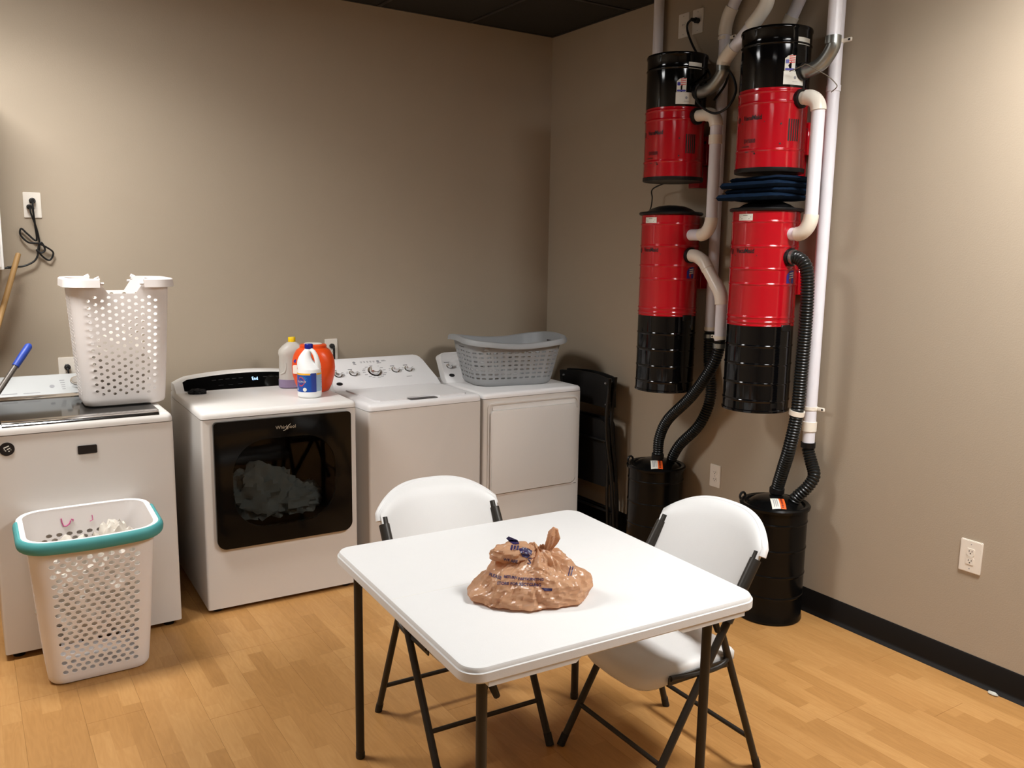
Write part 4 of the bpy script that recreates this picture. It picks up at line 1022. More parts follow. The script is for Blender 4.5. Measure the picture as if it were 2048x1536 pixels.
# P4 behind the upper right unit
pipe('slanted white pipe entering behind the upper right vacuum unit', [([(-.05, -2.17, ZC), (-.05, -1.985, 2.80)], PR, 'pvc', 'pipe'), (spline([(-.05, -2.00, 2.825), (-.05, -1.975, 2.785), (-.05, -1.962, 2.74), (-.05, -1.962, 2.66)], 5), PR+.005, 'pvc_fit', 'elbow')])
# P5 drop into the metal elbow
pipe('short white pipe above the right metal elbow', [([(XP, -2.362, 2.64), (XP, -2.362, ZC)], PR, 'pvc', 'pipe')])
# P6 full-height pipe on the right
t = pipe('tall white pipe rightmost on the wall, clamped top and bottom', [([(-.05, -2.253, .835), (-.05, -2.255, ZC)], PR, 'pvc', 'pipe'), ([(-.05, -2.253, .905), (-.05, -2.253, .950)], PR+.005, 'pvc_fit', 'coupling'), ([(-.05, -2.255, 2.452), (-.05, -2.255, 2.478)], PR+.003, 'pvc', 'coupling')], loc=(-.05, -2.253, .835))
clamp(t, (-.05, -2.255, 2.665)); clamp(t, (-.05, -2.253, 1.015))
# external loops upper unit -> canister
def loop_pipe(label, cy, yv, extra):
    z1, z0 = 2.411, 1.822
    parts = [([(XP, cy-VR-.004, z1), (XP, yv+.05, z1)], PR, 'pvc_fit', 'stub'), (arc_pts((XP, yv+.066, z1), (XP, yv, z1), (XP, yv, z1-.062), 10), PR+.005, 'pvc_fit', 'elbow'),
             ([(XP, yv, z1-.05), (XP, yv, z0+.06)], PR, 'pvc', 'pipe'), (arc_pts((XP, yv, z0+.085), (XP, yv, z0), (XP, yv+.07, z0), 10), PR+.004, 'pvc_fit', 'elbow'), ([(XP, yv+.06, z0), (XP, cy-VR+.004, z0)], PR, 'pvc', 'stub')]
    if extra: parts += [([(XP, yv, 2.262), (XP, yv, 2.305)], PR+.005, 'pvc_fit', 'coupling')]
    return pipe(label, parts)
loop_pipe('white pipe with elbows joining the two left vacuum units', YL, -1.712, True)
loop_pipe('white pipe with elbows joining the two right vacuum units', YR, -2.311, False)
# bent white outlet of the lower left canister
t = pipe('bent white pipe leaving the lower left canister towards the hose', [(spline([(XP, YL-VR-.004, 1.718), (XP, -1.62, 1.714), (XP, -1.672, 1.688), (XP, -1.705, 1.650)], 6), PR+.004, 'pvc_fit', 'elbow'), ([(XP, -1.69, 1.667), (XP, -1.765, 1.578)], PR+.002, 'pvc_fit', 'pipe'), (spline([(XP, -1.755, 1.588), (XP, -1.79, 1.545), (XP, -1.806, 1.505), (XP, -1.809, 1.48)], 5), PR+.005, 'pvc_fit', 'elbow'), ([(XP, -1.809, 1.50), (XP, -1.811, 1.30)], PR, 'pvc', 'pipe')])
clamp(t, (XP, -1.811, 1.315), side=-1)

# ------------------------------------------------------------------ floor canisters and hoses
def canister(label, cx, cy):
    t = thing('vacuum_floor_canister', label, 'canister', (cx, cy, 0), 0, 'black floor canisters')
    R = .152; hh_ = .548
    bm = B(); lathe(bm, [(R-.006, .012), (R-.002, 0), (R+.003, .004), (R+.003, .014)]+cyl_ribs(.02, hh_, [.13, .235, .36, .485], R, .003), segs=64); obj('body', bm, 'barrel_black', t)
    bm = B(); lathe(bm, [(R-.002, hh_-.008), (R+.010, hh_-.004), (R+.012, hh_+.008), (R+.004, hh_+.016), (R-.012, hh_+.012), (R-.016, hh_-.002)], segs=64, cap=False); obj('rim', bm, 'barrel_black', t)
    bm = B(); lathe(bm, [(R-.010, hh_), (.125, hh_+.010), (.10, hh_+.028), (.07, hh_+.040), (.03, hh_+.045)], segs=56); ld = obj('lid', bm, 'barrel_black', t)
    # latch ring
    bm = B(); pts = [(-R*.45+.018*math.cos(a*PI/8), R*.92, hh_+.018+.018*math.sin(a*PI/8)) for a in range(16)]
    tube(bm, pts, .006, 8, closed=True); tube(bm, [(-R*.45+.02, R*.9, hh_+.004), (-.02, R*.95, hh_+.012)], .005, 8); obj('latch', bm, 'vac_lid', t)
    # warning label on the sloping lid
    def fl(p, d):
        a = math.radians(232); e = Vector((math.cos(a), math.sin(a), 0)); s = Vector((-e.y, e.x, 0)); r = math.hypot(.080-p[1], p[0])
        pf = [(.03, .045), (.07, .040), (.10, .028), (.125, .010), (.142, 0)]; z = hh_+.0016+d+next((a1[1]+(b1[1]-a1[1])*(r-a1[0])/(b1[0]-a1[0]) for a1, b1 in zip(pf, pf[1:]) if r <= b1[0]), 0) if r > .03 else hh_+.0466+d
        r = .080-p[1]
        q = e*r+s*p[0]; return (q.x, q.y, z)
    def strips(bm, x0, x1, y0, y1, n=10):
        for k in range(n):
            for j in range(3):
                a, b = y0+(y1-y0)*k/n, y0+(y1-y0)*(k+1)/n; c1, c2 = x0+(x1-x0)*j/3, x0+(x1-x0)*(j+1)/3
                bm.faces.new([bm.verts.new(fl(p, .0012)) for p in ((c1, a), (c2, a), (c2, b), (c1, b))])
        bmesh.ops.remove_doubles(bm, verts=bm.verts[:], dist=1e-6)
    bm = B(); strips(bm, -.036, .002, -.040, .028); l1 = obj('warning_label', bm, 'label_white', ld)
    bm = B(); strips(bm, .002, .028, -.040, .028); l2 = obj('warning_label', bm, 'label_orange', ld)
    bm = B()
    for k in range(7): ngon_prism(bm, rrect2(.008, .018, -.034+.008*k, -.029+.008*k, .001, 1), fl, .0014, .0020)
    ngon_prism(bm, [(.007, .022), (.020, .022), (.0135, .029)], fl, .0014, .0020)
    obj('label_print', bm, 'print_soft', l2, kind='stuff')
    bm = B()
    for k in range(3): strips(bm, -.026+.008*k, -.0225+.008*k, -.030, .018)
    for v in bm.verts: v.co.z += .0006
    obj('label_print', bm, 'print_grey', l1, kind='stuff')
    return hh_
RX, RY = -.190, -2.195
LX, LY = -.185, -1.355
canister('black ribbed canister on the floor by the right wall', RX, RY)
canister('black ribbed canister on the floor behind the table, nearer the corner', LX, LY)
def flex(label, pts, r=.029, collars=()):
    t = thing('vacuum_hose', label, 'hose', tuple(pts[-1]), 0, 'black ribbed hoses')
    bm = B(); hose(bm, pts, r); obj('hose', bm, 'hose_black', t, world=True)
    for a, b, mm in collars:
        bm = B(); tube(bm, [a, b], r+.004, 20); obj('collar', bm, mm, t, world=True)
    return t
# right: canister port to floor canister
flex('thick black hose hanging beside the lower right canister', [(VX, YR-VR-.006, 1.718), (VX, -2.255, 1.716), (VX, -2.298, 1.68), (VX, -2.316, 1.60), (VX, -2.32, 1.42), (VX, -2.314, 1.19), (VX, -2.306, 1.01), (VX+.005, -2.272, .84), (VX+.03, -2.225, .73), (VX+.05, -2.185, .635), (VX+.053, -2.175, .585)],
     .031, [((VX, -2.303, 1.005), (VX, -2.307, 1.027), 'pvc_fit'), ((VX, YR-VR-.012, 1.718), (VX, YR-VR-.028, 1.718), 'galv'), ((-.161, -2.178, .60), (-.162, -2.180, .622), 'vac_lid')])
flex('short black hose from the tall pipe into the right floor canister', [(-.05, -2.253, .84), (-.05, -2.256, .81), (-.06, -2.285, .76), (-.085, -2.325, .705), (-.12, -2.315, .65), (-.145, -2.285, .605), (-.15, -2.275, .585)], .030, [((-.05, -2.253, .825), (-.05, -2.253, .85), 'vac_lid')])
flex('front black hose curving down into the left floor canister', [(VX, -1.811, 1.31), (VX, -1.81, 1.27), (VX, -1.765, 1.16), (VX+.008, -1.625, .99), (VX+.01, -1.455, .835), (VX+.015, -1.388, .72), (VX+.02, -1.375, .63), (VX+.02, -1.372, .585)], .030, [((VX, -1.811, 1.262), (VX, -1.811, 1.285), 'galv'), ((VX+.018, -1.376, .60), (VX+.017, -1.378, .625), 'vac_lid')])
flex('rear black hose curving down into the left floor canister', [(-.05, -1.582, 1.33), (-.052, -1.582, 1.28), (-.056, -1.59, 1.17), (-.062, -1.622, .98), (-.085, -1.577, .82), (-.105, -1.46, .69), (-.112, -1.415, .62), (-.115, -1.402, .585)], .030, [((-.05, -1.582, 1.285), (-.05, -1.582, 1.305), 'galv')])
# loose low-voltage wires
bm = B(); tube(bm, spline([(-.30, -2.215, 2.515), (-.30, -2.28, 2.527), (-.30, -2.30, 2.531), (-.30, -2.348, 2.504), (-.29, -2.41, 2.465), (-.28, -2.44, 2.435), (-.27, -2.44, 2.421), (-.25, -2.40, 2.409)], 6), .0022, 6); solo('thin_wire', bm, 'wire_grey', 'thin grey wire sticking out beside the upper right vacuum unit', 'wire')
bm = B(); tube(bm, spline([(-.13, -1.30, 2.11), (-.10, -1.142, 2.08), (-.09, -1.13, 2.03), (-.08, -1.11, 1.98), (-.07, -1.07, 1.935), (-.06, -1.05, 1.905)], 6), .004, 6)
for dy, dz in ((-.006, -.02), (.0, -.026), (.007, -.018)): tube(bm, [(-.06, -1.05, 1.907), (-.06, -1.05+dy, 1.907+dz)], .0018, 6)
solo('cable_end', bm, 'cord_black', 'black cable with frayed end hanging below the upper left unit', 'cable')
bm = B(); tube(bm, spline([(-.02, -1.66, 2.075), (-.02, -1.72, 2.06), (-.03, -1.80, 2.055), (-.06, -1.88, 2.058), (-.10, -1.95, 2.12)], 6), .004, 6); solo('cable_end', bm, 'cord_black', 'short black cable behind the upper right vacuum unit', 'cable')

# ------------------------------------------------------------------ dark folding chairs leaning by the corner
def folded_chair(label, loc, rz, lean, seed):
    """folded: local x across, z up, y thickness (0 = front)"""
    t = thing('folded_chair', label, 'chair', loc, rz, 'folded dark chairs')
    W2 = .222
    L = lambda p: Vector((p[0], p[1]+p[2]*math.tan(lean), p[2]))
    for s in (-1, 1):
        bm = B(); tube(bm, [L(p) for p in spline([(s*W2, .012, 0), (s*W2, .010, .22), (s*W2, -.004, .42), (s*W2, -.026, .60), (s*W2, -.030, .72), (s*W2, -.014, .86), (s*W2, .006, .985)], 6)], .0115, 10); obj('frame_tube', bm, 'chair_black', t)
        bm = B(); tube(bm, [L(p) for p in spline([(s*(W2-.03), -.012, .01), (s*(W2-.03), -.010, .28), (s*(W2-.03), .004, .50)], 6)], .010, 10); obj('leg', bm, 'chair_black', t)
    bm = B(); n = 14
    a_ = [];
    for k in range(n+1):
        x_ = -W2-.012+(2*W2+.024)*k/n; y_ = -.012+.025*(1-(x_/W2)**2); tp_ = .985+.012*(1-(x_/W2)**2)
        a_.append([bm.verts.new(L(q)) for q in ((x_, y_, .80), (x_, y_, tp_), (x_, y_+.012, tp_), (x_, y_+.012, .80))])
    for p, q in zip(a_, a_[1:]):
        for k in range(4): bm.faces.new((p[k], p[(k+1) % 4], q[(k+1) % 4], q[k]))
    bm.faces.new(a_[0]); bm.faces.new(a_[-1][::-1]); br = obj('backrest', bm, 'chair_vinyl', t)
    bm = B()
    for s in (-1, 1):
        for z in (.825, .955): tube(bm, [L((s*(W2-.02), -.016, z)), L((s*(W2-.02), .012, z))], .006, 8)
    obj('rivet', bm, 'print_grey', br)
    bm = B(); vs0 = [L(p) for p in ((0, 0, 0),)]
    pts = rrect2(-W2+.025, W2-.025, .30, .72, .05, 5); ngon_prism(bm, pts, lambda p, q: tuple(L((p[0], q, p[1]))), -.008, .020); obj('seat', bm, 'chair_vinyl', t)
    for z in (.14, .60):
        bm = B(); tube(bm, [L((-W2, .011 if z < .3 else -.026, z)), L((W2, .011 if z < .3 else -.026, z))], .008, 8); obj('crossbar', bm, 'chair_black', t)
    return t
folded_chair('dark folded chair leaning by the corner, the one in front', (-.125, -.695, 0), -PI/2+.04, -.070, 1)
folded_chair('dark folded chair leaning by the corner, the one behind', (-.070, -.665, 0), -PI/2+.02, -.050, 2)

# ------------------------------------------------------------------ folding table
TX, TY, TR, TS, TH = -1.937, -2.709, -.0408, .978, .737
t = thing('folding_table', 'white square folding table with dark legs', 'table', (TX, TY, 0), TR); TAB = t
h2 = TS/2
bm = B(); layers = [(h2-.010, TH-.040, .05), (h2-.003, TH-.040, .056), (h2, TH-.036, .058), (h2, TH-.014, .058), (h2-.004, TH-.0125, .055), (h2-.0045, TH-.007, .054), (h2-.008, TH-.0015, .052), (h2-.014, TH, .047)]
rings = [[bm.verts.new((p[0], p[1], z)) for p in rrect2(-e, e, -e, e, r, 8)] for e, z, r in layers]
for a, b in zip(rings, rings[1:]):
    n_ = len(a)
    for k in range(n_): bm.faces.new((a[k], a[(k+1) % n_], b[(k+1) % n_], b[k]))
bm.faces.new(rings[-1]); bm.faces.new(rings[0][::-1]); top = obj('tabletop', bm, 'poly_white', t, smooth=35)
bm = B(); box(bm, -h2+.012, h2-.012, -.0006, .0006, TH-.0002, TH+.0003); obj('centre_crease', bm, 'label_white', top)
# deeper moulded skirt at both ends of each edge, shallower in the middle
for (xa, xb) in ((-h2+.062, -.15), (.17, h2-.062)):
    for y0, y1 in ((-h2+.003, -h2+.03), (h2-.03, h2-.003)):
        i0, i1 = (xa, xb-.02) if xa < 0 else (xa+.02, xb)
        bm = B(); ngon_prism(bm, [(xa, TH-.037), (xb, TH-.037), (i1, TH-.052), (i0, TH-.052)], lambda p, q: (p[0], q, p[1]), y0, y1); obj('skirt', bm, 'poly_white', top)
for sx_ in (-1, 1):
    bm = B(); tube(bm, [(sx_*(h2-.09), -h2+.05, TH-.06), (sx_*(h2-.09), h2-.05, TH-.06)], .011, 10); obj('rail', bm, 'frame_grey', t)
for lx, ly in ((-.416, -.43), (.345, -.42), (-.43, .41), (.44, .38)):
    sx_ = math.copysign(1, lx); bm = B()
    tube(bm, [(lx, ly, .012), (lx, ly, TH-.09), (lx, ly, TH-.041)], .0145, 14)
    tube(bm, spline([(lx, ly, TH-.095), (lx-sx_*.012, ly, TH-.070), (lx-sx_*.03, ly, TH-.045)], 4), .012, 10)
    lg = obj('leg', bm, 'frame_grey', t)
    bm = B(); lathe(bm, [(.0148, 0), (.016, .003), (.016, .02), (.0152, .024)], (lx, ly), 14); obj('foot_cap', bm, 'frame_grey', lg)
    bm = B(); tube(bm, [(lx+.014, ly, TH-.045), (lx+.030, ly, TH-.085), (lx+.044, ly, TH-.118)], lambda i: (.008, .011, .009)[i], 8); obj('latch', bm, 'foot_black', lg)

# ------------------------------------------------------------------ white folding chairs
def white_chair(label, loc, rz):
    """local: x across, +y forward (sitting direction), z up"""
    t = thing('folding_chair', label, 'chair', loc, rz, 'white folding chairs')
    W2 = .222
    for s in (-1, 1):
        bm = B(); tube(bm, spline([(s*(W2-.006), .262, .012), (s*(W2-.002), .01, .44), (s*(W2+.0), -.115, .645), (s*W2, -.185, .775)], 8), .0130, 12); lg = obj('leg', bm, 'frame_grey', t)
        bm = B(); tube(bm, [(s*(W2-.006), .270, -.0), (s*(W2-.006), .262, .014), (s*(W2-.005), .248, .038)], .0145, 12); obj('foot_cap', bm, 'foot_black', lg)
        bm = B(); tube(bm, [(s*(W2+.008), -.232, .012), (s*(W2-.020), -.060, .52)], .0120, 12); lg = obj('leg', bm, 'frame_grey', t)
        bm = B(); tube(bm, [(s*(W2+.008), -.237, 0), (s*(W2+.008), -.232, .014), (s*(W2+.006), -.224, .038)], .0135, 12); obj('foot_cap', bm, 'foot_black', lg)
        # seat side rail with its hinge strap
        bm = B(); tube(bm, spline([(s*(W2-.012), .16, .418), (s*(W2-.012), .02, .405), (s*(W2-.012), -.055, .408), (s*(W2-.014), -.088, .428), (s*(W2-.020), -.080, .458)], 6), .0095, 8)
        box(bm, s*(W2-.012)-.003, s*(W2-.012)+.003, -.10, .17, .396, .424, .002, 1); obj('seat_rail', bm, 'frame_grey', t)
    bm = B(); tube(bm, [(-W2, .235, .058), (W2, .235, .058)], .008, 8)
    bm2 = B(); tube(bm2, [(-W2, .190, .135), (W2, .190, .135)], .0085, 10); obj('crossbar', bm2, 'frame_grey', t); bm.free()
    bm = B(); tube(bm, [(-W2-.001, -.195, .12), (W2+.001, -.195, .12)], .0085, 10); obj('crossbar', bm, 'frame_grey', t)
    # seat: moulded, rounded front with a rolled edge
    bm = B(); n = 20; top_, bot = [], []
    def seat_out(inset):
        pts = []
        for k in range(13):  # front edge bowed
            a = math.radians(180-180*k/12); pts.append(((W2-.018-inset)*math.copysign(abs(math.cos(a))**.55, math.cos(a)), .105+(.135-inset)*abs(math.sin(a))**.6))
        pts += [(W2-.020-inset, -.02), (W2-.03-inset, -.135+inset), (.10, -.155+inset), (-.10, -.155+inset), (-W2+.03+inset, -.135+inset), (-W2+.020+inset, -.02)]
        return pts
    lay = [(.030, .392), (.008, .394), (.0, .404), (0, .432), (.006, .441), (.018, .446), (.045, .443), (.09, .437)]
    rings = []
    for ins, z in lay:
        ring = []
        for (x_, y_) in seat_out(ins):
            zz = z-(.040*max(0, (y_-.13)/.11)**1.6 if y_ > .13 else 0)*(1 if z > .4 else 1.15)
            ring.append(bm.verts.new((x_, y_, zz)))
        rings.append(ring)
    for a, b in zip(rings, rings[1:]):
        n_ = len(a)
        for k in range(n_): bm.faces.new((a[k], a[(k+1) % n_], b[(k+1) % n_], b[k]))
    bm.faces.new(rings[0][::-1]); bm.faces.new(rings[-1]); obj('seat', bm, 'poly_white', t, smooth=60)
    # backrest: curved shell with arched top edge
    bm = B(); nu, nv = 22, 10; F, K = [], []
    BW = W2+.014
    for i in range(nu+1):
        u = -1+2*i/nu; x_ = BW*math.sin(u*PI/2*.98) if abs(u) > 2 else BW*u
        arch = .872-.074*abs(u)**3; bow = -.050*(1-u*u)
        f_, k_ = [], []
        for j in range(nv+1):
            v = j/nv; low = .555+.02*abs(u)**4; z_ = low+(arch-low)*v
            y0 = -.115-.52*(z_-.645)+bow*(.6+.4*v); th = .022*math.sqrt(max(0.0, 1-(2*abs(v-.5))**12))+.004
            if abs(u) > .97: th *= .8
            f_.append(bm.verts.new((x_, y0+th/2, z_))); k_.append(bm.verts.new((x_, y0-th/2, z_)))
        F.append(f_); K.append(k_)
    for i in range(nu):
        for j in range(nv):
            bm.faces.new((F[i][j], F[i+1][j], F[i+1][j+1], F[i][j+1])); bm.faces.new((K[i][j], K[i][j+1], K[i+1][j+1], K[i+1][j]))
        bm.faces.new((F[i][nv], F[i+1][nv], K[i+1][nv], K[i][nv])); bm.faces.new((F[i][0], K[i][0], K[i+1][0], F[i+1][0]))
    for i in (0, nu):
        for j in range(nv): bm.faces.new((F[i][j], F[i][j+1], K[i][j+1], K[i][j]))
    br = obj('backrest', bm, 'poly_white', t, smooth=60)
    # rolled lip along the top, wrapping over the tube ends
    bm = B(); pts = []
    for i in range(31):
        u = -1+2*i/30; x_ = BW*u; z_ = .872-.074*abs(u)**3; y0 = -.115-.52*(z_-.645)-.050*(1-u*u); pts.append((x_, y0-.0045, z_-.0125))
    pts = [(pts[0][0]-.002, pts[0][1]+.012, pts[0][2]-.024)]+pts+[(pts[-1][0]+.002, pts[-1][1]+.012, pts[-1][2]-.024)]
    tube(bm, pts, .0135, 14); obj('lip', bm, 'poly_white', br)
    for s in (-1, 1):
        bm = B(); p0 = Vector((s*(W2+.004), -.055, .565)); p1 = Vector((s*(W2+.004), -.172, .752)); tube(bm, [p0, p1], .0195, 14); obj('sleeve', bm, 'frame_grey', t)
    return t
white_chair('white folding chair on the washer side of the table', (-1.955, -2.285, 0), PI-.04)
white_chair('white folding chair on the canister side of the table', (-1.452, -2.802, 0), PI/2-.02)

# ------------------------------------------------------------------ plastic bag
E1 = Vector((.8402, -.5423, 0)); E2 = Vector((.5423, .8402, 0))
BC = Vector((-2.058, -2.861, TH+.001))
t = thing('plastic_bag', 'knotted tan plastic shopping bag lying on the white table', 'bag', tuple(BC))
def bagpt(th, ph):
    """body: th azimuth in the (E1,E2) frame, ph 0 bottom .. 1 top"""
    ca, sa = math.cos(th), math.sin(th)
    rx = .166+.018*math.cos(th-.1); ry = .125
    # corners pulled out to the lower left and the right
    rx_ = rx*abs(ca)**.82*math.copysign(1, ca); ry_ = ry*abs(sa)**.9*math.copysign(1, sa)
    return rx_, ry_
bm = B(); NA, NV = 200, 90; rings = []
for j in range(NV+1):
    v = j/NV; ring = []
    for i in range(NA):
        th = 2*PI*i/NA; rx_, ry_ = bagpt(th, v); ca, sa = math.cos(th), math.sin(th)
        if v < .06: s = .80+.20*(v/.06)**.6; z = .006*(v/.06)
        else:
            k = (v-.06)/.94; s = (1-k**1.7)**.70*1.0+.03*math.sin(PI*k); z = .006+(.132)*k
            s = max(s, .05)
        # the right tip sits higher, the left corner lower
        tip = math.exp(-((th if th < PI else th-2*PI)/.45)**2); s *= 1+.10*tip*math.exp(-((v-.42)/.16)**2)-.10*tip*(v < .22)*(.22-v)/.22
        lf = math.exp(-((th-PI*1.05)/.4)**2); s *= 1+.12*lf*math.exp(-((v-.12)/.14)**2)
        # top leans to the upper knot
        cx = .035*v**1.5-.012; cy = .02*v
        p = E1*(rx_*s+cx)+E2*(ry_*s+cy)
        q = Vector((p.x, p.y, z))
        q3 = Vector((math.cos(th)*2.2, math.sin(th)*2.2, v*3))
        gd, gz = q.dot(E1)+.008, q.z-.112; fi = math.atan2(gz, gd); gr = math.hypot(gd, gz)   # folds fan out from the gathered print
        wr = .0085*(noise.ridged_multi_fractal(Vector((fi*3.2, gr*9, sa*2.0)), 1.0, 2.1, 3, 1.0, 2.0)-1.1)*min(1, gr/.05)
        wr += .0075*(noise.ridged_multi_fractal(q3*.8+Vector((3, 1, 7)), 1.0, 2.1, 2, 1.0, 2.0)-1.1)+.0016*(noise.ridged_multi_fractal(q3*3.6+Vector((8, 5, 2)), 1.0, 2.1, 3, 1.0, 2.0)-1.1)
        wr += .013*(noise.voronoi(q3*1.5)[0][0]-.4)+.006*(noise.voronoi(q3*3.1+Vector((5, 2, 1)))[0][0]-.4)
        wr -= .012*math.exp(-(gr/.028)**2)*(sa < .2)
        rad = .0065*math.sin(th*13+4*noise.noise(q3))*max(0, v-.45)/.55   # gathers towards the knot
        amt = (wr+rad)*(1 if v > .05 else v/.05)
        n_ = (E1*ca+E2*sa)*(1-.5*v)+Vector((0, 0, .6*v))
        q += n_.normalized()*amt; q.z = max(q.z, 0)
        ring.append(bm.verts.new(q))
    rings.append(ring)
for a, b in zip(rings, rings[1:]):
    for i in range(NA): bm.faces.new((a[i], a[(i+1) % NA], b[(i+1) % NA], b[i]))
bm.faces.new(rings[0][::-1]); bm.faces.new(rings[-1])
bag = obj('body', bm, 'bag_plastic', t, smooth=22)
BVH = BVHTree.FromPolygons([v.co.copy() for v in bag.data.vertices], [tuple(p.vertices) for p in bag.data.polygons])
# puffed handle ear at upper left
bm = B(); c0 = E1*-.046+E2*.012+Vector((0, 0, .122)); rings = []
for j in range(25):
    ph = PI*j/24; ring = []
    for i in range(48):
        th = 2*PI*i/48; d = Vector((math.sin(ph)*math.cos(th), math.sin(ph)*math.sin(th), math.cos(ph)))
        f = 1+.22*(noise.ridged_multi_fractal(d*1.5+Vector((9, 2, 4)), 1, 2.1, 3, 1, 2)-1.1)+.30*(noise.voronoi(d*2.2)[0][0]-.4)
        ring.append(bm.verts.new(c0+E1*(d.x*.064*f)+E2*(d.y*.046*f)+Vector((0, 0, d.z*.027*f+.10*d.x*.045))))
    rings.append(ring)
for a, b in zip(rings, rings[1:]):
    for i in range(48): bm.faces.new((a[i], a[(i+1) % 48], b[(i+1) % 48], b[i]))
bmesh.ops.remove_doubles(bm, verts=bm.verts[:], dist=1e-5)
ear = obj('handle_ear', bm, 'bag_plastic', t, smooth=28)
_nb = len(bag.data.vertices)
BVH = BVH2 = BVHTree.FromPolygons([v.co.copy() for v in bag.data.vertices]+[v.co.copy() for v in ear.data.vertices], [tuple(p.vertices) for p in bag.data.polygons]+[tuple(i+_nb for i in p.vertices) for p in ear.data.polygons])
# twisted knot tail
bm = B(); base = E1*.046+E2*.018+Vector((0, 0, .118)); rings = []
for j in range(20):
    k = j/19; c_ = base+E1*(.030*k+.006*math.sin(3*k))+E2*.004+Vector((0, 0, .076*k)); r = .009+.014*k if k < .75 else (.0195-.04*(k-.75))
    ring = []
    for i in range(24):
        a = 2*PI*i/24+k*1.2; rr = r*(1+.28*math.sin(a*4+k*5)); ring.append(bm.verts.new(c_+E1*(rr*.8*math.cos(a))+E2*(rr*.8*math.sin(a))+Vector((0, 0, -.35*rr*math.cos(a)))))
    rings.append(ring)
for a, b in zip(rings, rings[1:]):
    for i in range(24): bm.faces.new((a[i], a[(i+1) % 24], b[(i+1) % 24], b[i]))
bm.faces.new(rings[-1]); obj('knot_tail', bm, 'bag_plastic', t, smooth=28)
# print wrapped onto the bag
VIEW = (BC+Vector((0, 0, .05))-CAM).normalized(); VR_ = E1.copy(); VU = VR_.cross(VIEW).normalized()
def wrap(bm, bvh, org, off=.0018):
    for v in bm.verts:
        o_ = org+E1*v.co.x+VU*v.co.y-VIEW*.4
        h = bvh.ray_cast(o_, VIEW)
        v.co = (h[0]-VIEW*off) if h[0] is not None else (o_+VIEW*.39)
    bmesh.ops.delete(bm, geom=[f for f in bm.faces if max(e.calc_length() for e in f.edges) > .03], context='FACES')
def bag_text(s, size, x_, y_, rot, m_, bvh=BVH, par=bag):
    ca, sa = math.cos(rot), math.sin(rot)
    bm = text_bm(s, size, lambda p, d: (x_+p[0]*ca-p[1]*sa, y_+p[0]*sa+p[1]*ca, 0), sub=2, bold=.0004); wrap(bm, bvh, Vector((0, 0, .05))); obj('printed_text', bm, m_, par, smooth=0)
def bag_shape(pts, m_, bvh=BVH, par=bag):
    bm = B(); f = bm.faces.new([bm.verts.new((p[0], p[1], 0)) for p in pts]); bmesh.ops.triangulate(bm, faces=[f]); bmesh.ops.subdivide_edges(bm, edges=bm.edges[:], cuts=4, use_grid_fill=True); wrap(bm, bvh, Vector((0, 0, .05))); obj('printed_mark', bm, m_, par, smooth=0)
def bp(px, py): return ((px-BPX)/BPK, -(py-BPY)/BPK)
BPX, BPY, BPK = 1057.0, 1156.0, 685.0   # reading scale of the print, in units of the bag face
def bag_line(s, px, py, size, rot): bag_text(s, size, *bp(px, py), rot, 'bag_ink')
bag_line('PLEASE', 978, 1152, .0125, -.30)
bag_line('RETURN', 1009, 1156, .0100, -.08)
bag_line('PARTICIPATING', 1037, 1160, .0100, -.02)
bag_line('STORE FOR RECYCLING', 996, 1169, .0115, -.03)
bag_line('WE ARE', 1007, 1124, .0115, -.15)
def px_shape(pts, bvh=BVH, par=bag): bag_shape([bp(*p) for p in pts], 'bag_ink', bvh, par)
px_shape([(1037, 1100), (1048, 1096), (1064, 1103), (1062, 1112), (1054, 1118), (1044, 1115)])
bag_line('S', 1054, 1129, .026, -.1)
px_shape([(1080, 1174), (1103, 1175), (1102, 1180), (1088, 1180)])
for k in range(2): px_shape([(1134+5*k, 1150), (1139+5*k, 1132), (1141+5*k, 1133), (1136+5*k, 1151)])
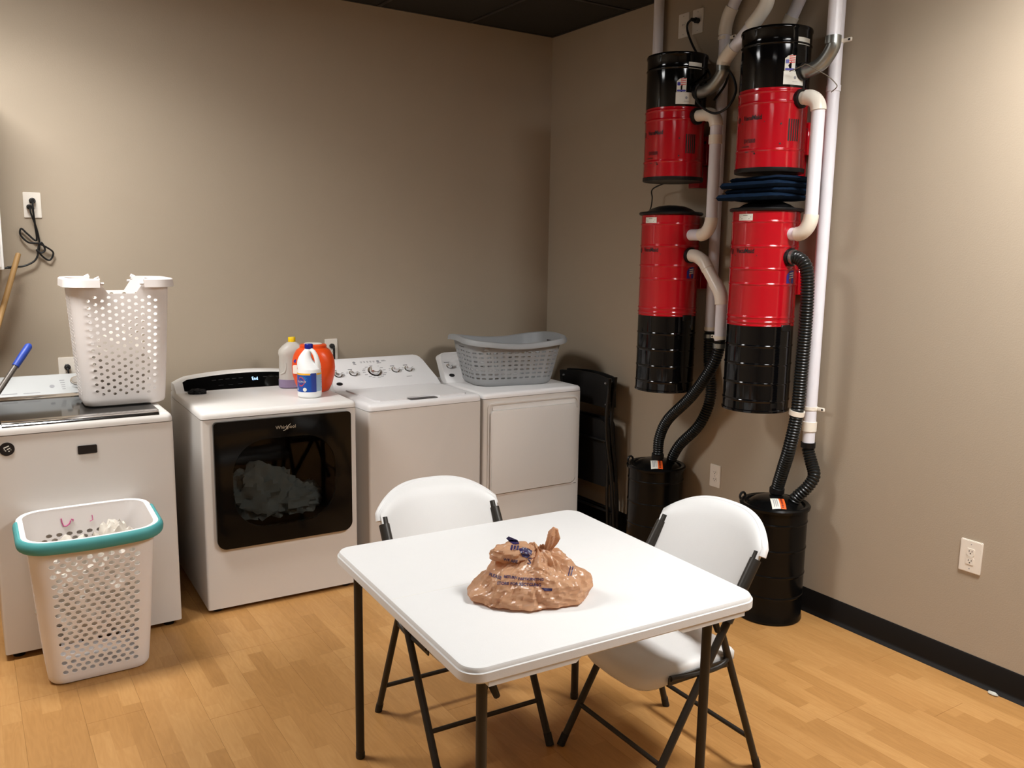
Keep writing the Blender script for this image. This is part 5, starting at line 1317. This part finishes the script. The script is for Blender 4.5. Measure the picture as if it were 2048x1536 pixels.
px_shape([(1011, 1079), (1016, 1075), (1034, 1082), (1038, 1090), (1026, 1091), (1016, 1084)], BVH2, ear)
for k in range(3): px_shape([(1022+6*k, 1092), (1026+6*k, 1092), (1024+6*k, 1103), (1020+6*k, 1102)], BVH2, ear)

# ------------------------------------------------------------------ things at the left edge
bm = B()
t = thing('wall_cabinet', 'white wall-mounted box cut off by the left photo edge', 'box', (-3.47, 0, 1.61))
bm = B(); box(bm, -.25, .252, -.31, -.001, 0, .79, .006, 2); obj('case', bm, 'box_white', t)
bm = B(); box(bm, -.238, .240, -.316, -.309, .012, .778, .004, 2); obj('panel', bm, 'box_white', t)
bm = B(); d0, d1 = Vector((-3.149, -.10, 1.68)), Vector((-3.70, -.655, .02)); tube(bm, [d0+(d0-d1).normalized()*.004, d0, d0.lerp(d1, .02), d1], lambda i: (.006, .0115, .0125, .0125)[i], 12); 
t = thing('broom', 'wooden broom handle leaning on the back wall at far left', 'broom', tuple(d1)); obj('handle', bm, 'wood_handle', t, world=True)
bm = B(); box(bm, -.16, .16, -.03, .03, -.02, .06, .01, 2)
for k in range(20): box(bm, -.155+.016*k, -.145+.016*k, -.02, .02, -.018, -.015)
obj('brush_head', bm, 'cloth_dark', t)
m0, m1 = Vector((-3.158, -.60, 1.296)), Vector((-4.08, -1.33, .03))
t = thing('mop', 'mop with grey pole and blue grip end at far left', 'mop', tuple(m1))
dd = (m1-m0).normalized()
bm = B(); tube(bm, [m0+dd*.10, m1], .0115, 12); obj('pole', bm, 'mop_pole', t, world=True)
bm = B(); tube(bm, [m0-dd*.004, m0, m0+dd*.008, m0+dd*.06, m0+dd*.115], lambda i: (.006, .011, .0155, .0155, .0145)[i], 14); obj('grip', bm, 'mop_blue', t, world=True)
bm = B(); cloth_heap(bm, (0, 0, .03), .13, .10, .06, 6, 16, .4); obj('mop_head', bm, 'cloth_white', t)
# small scrap of litter at the base of the right wall
bm = B(); cloth_heap(bm, (-.032, -3.20, .006), .008, .02, .008, 9, 8, .4); solo('paper_scrap', bm, 'scrap', 'tiny pale scrap lying against the black baseboard', 'litter')
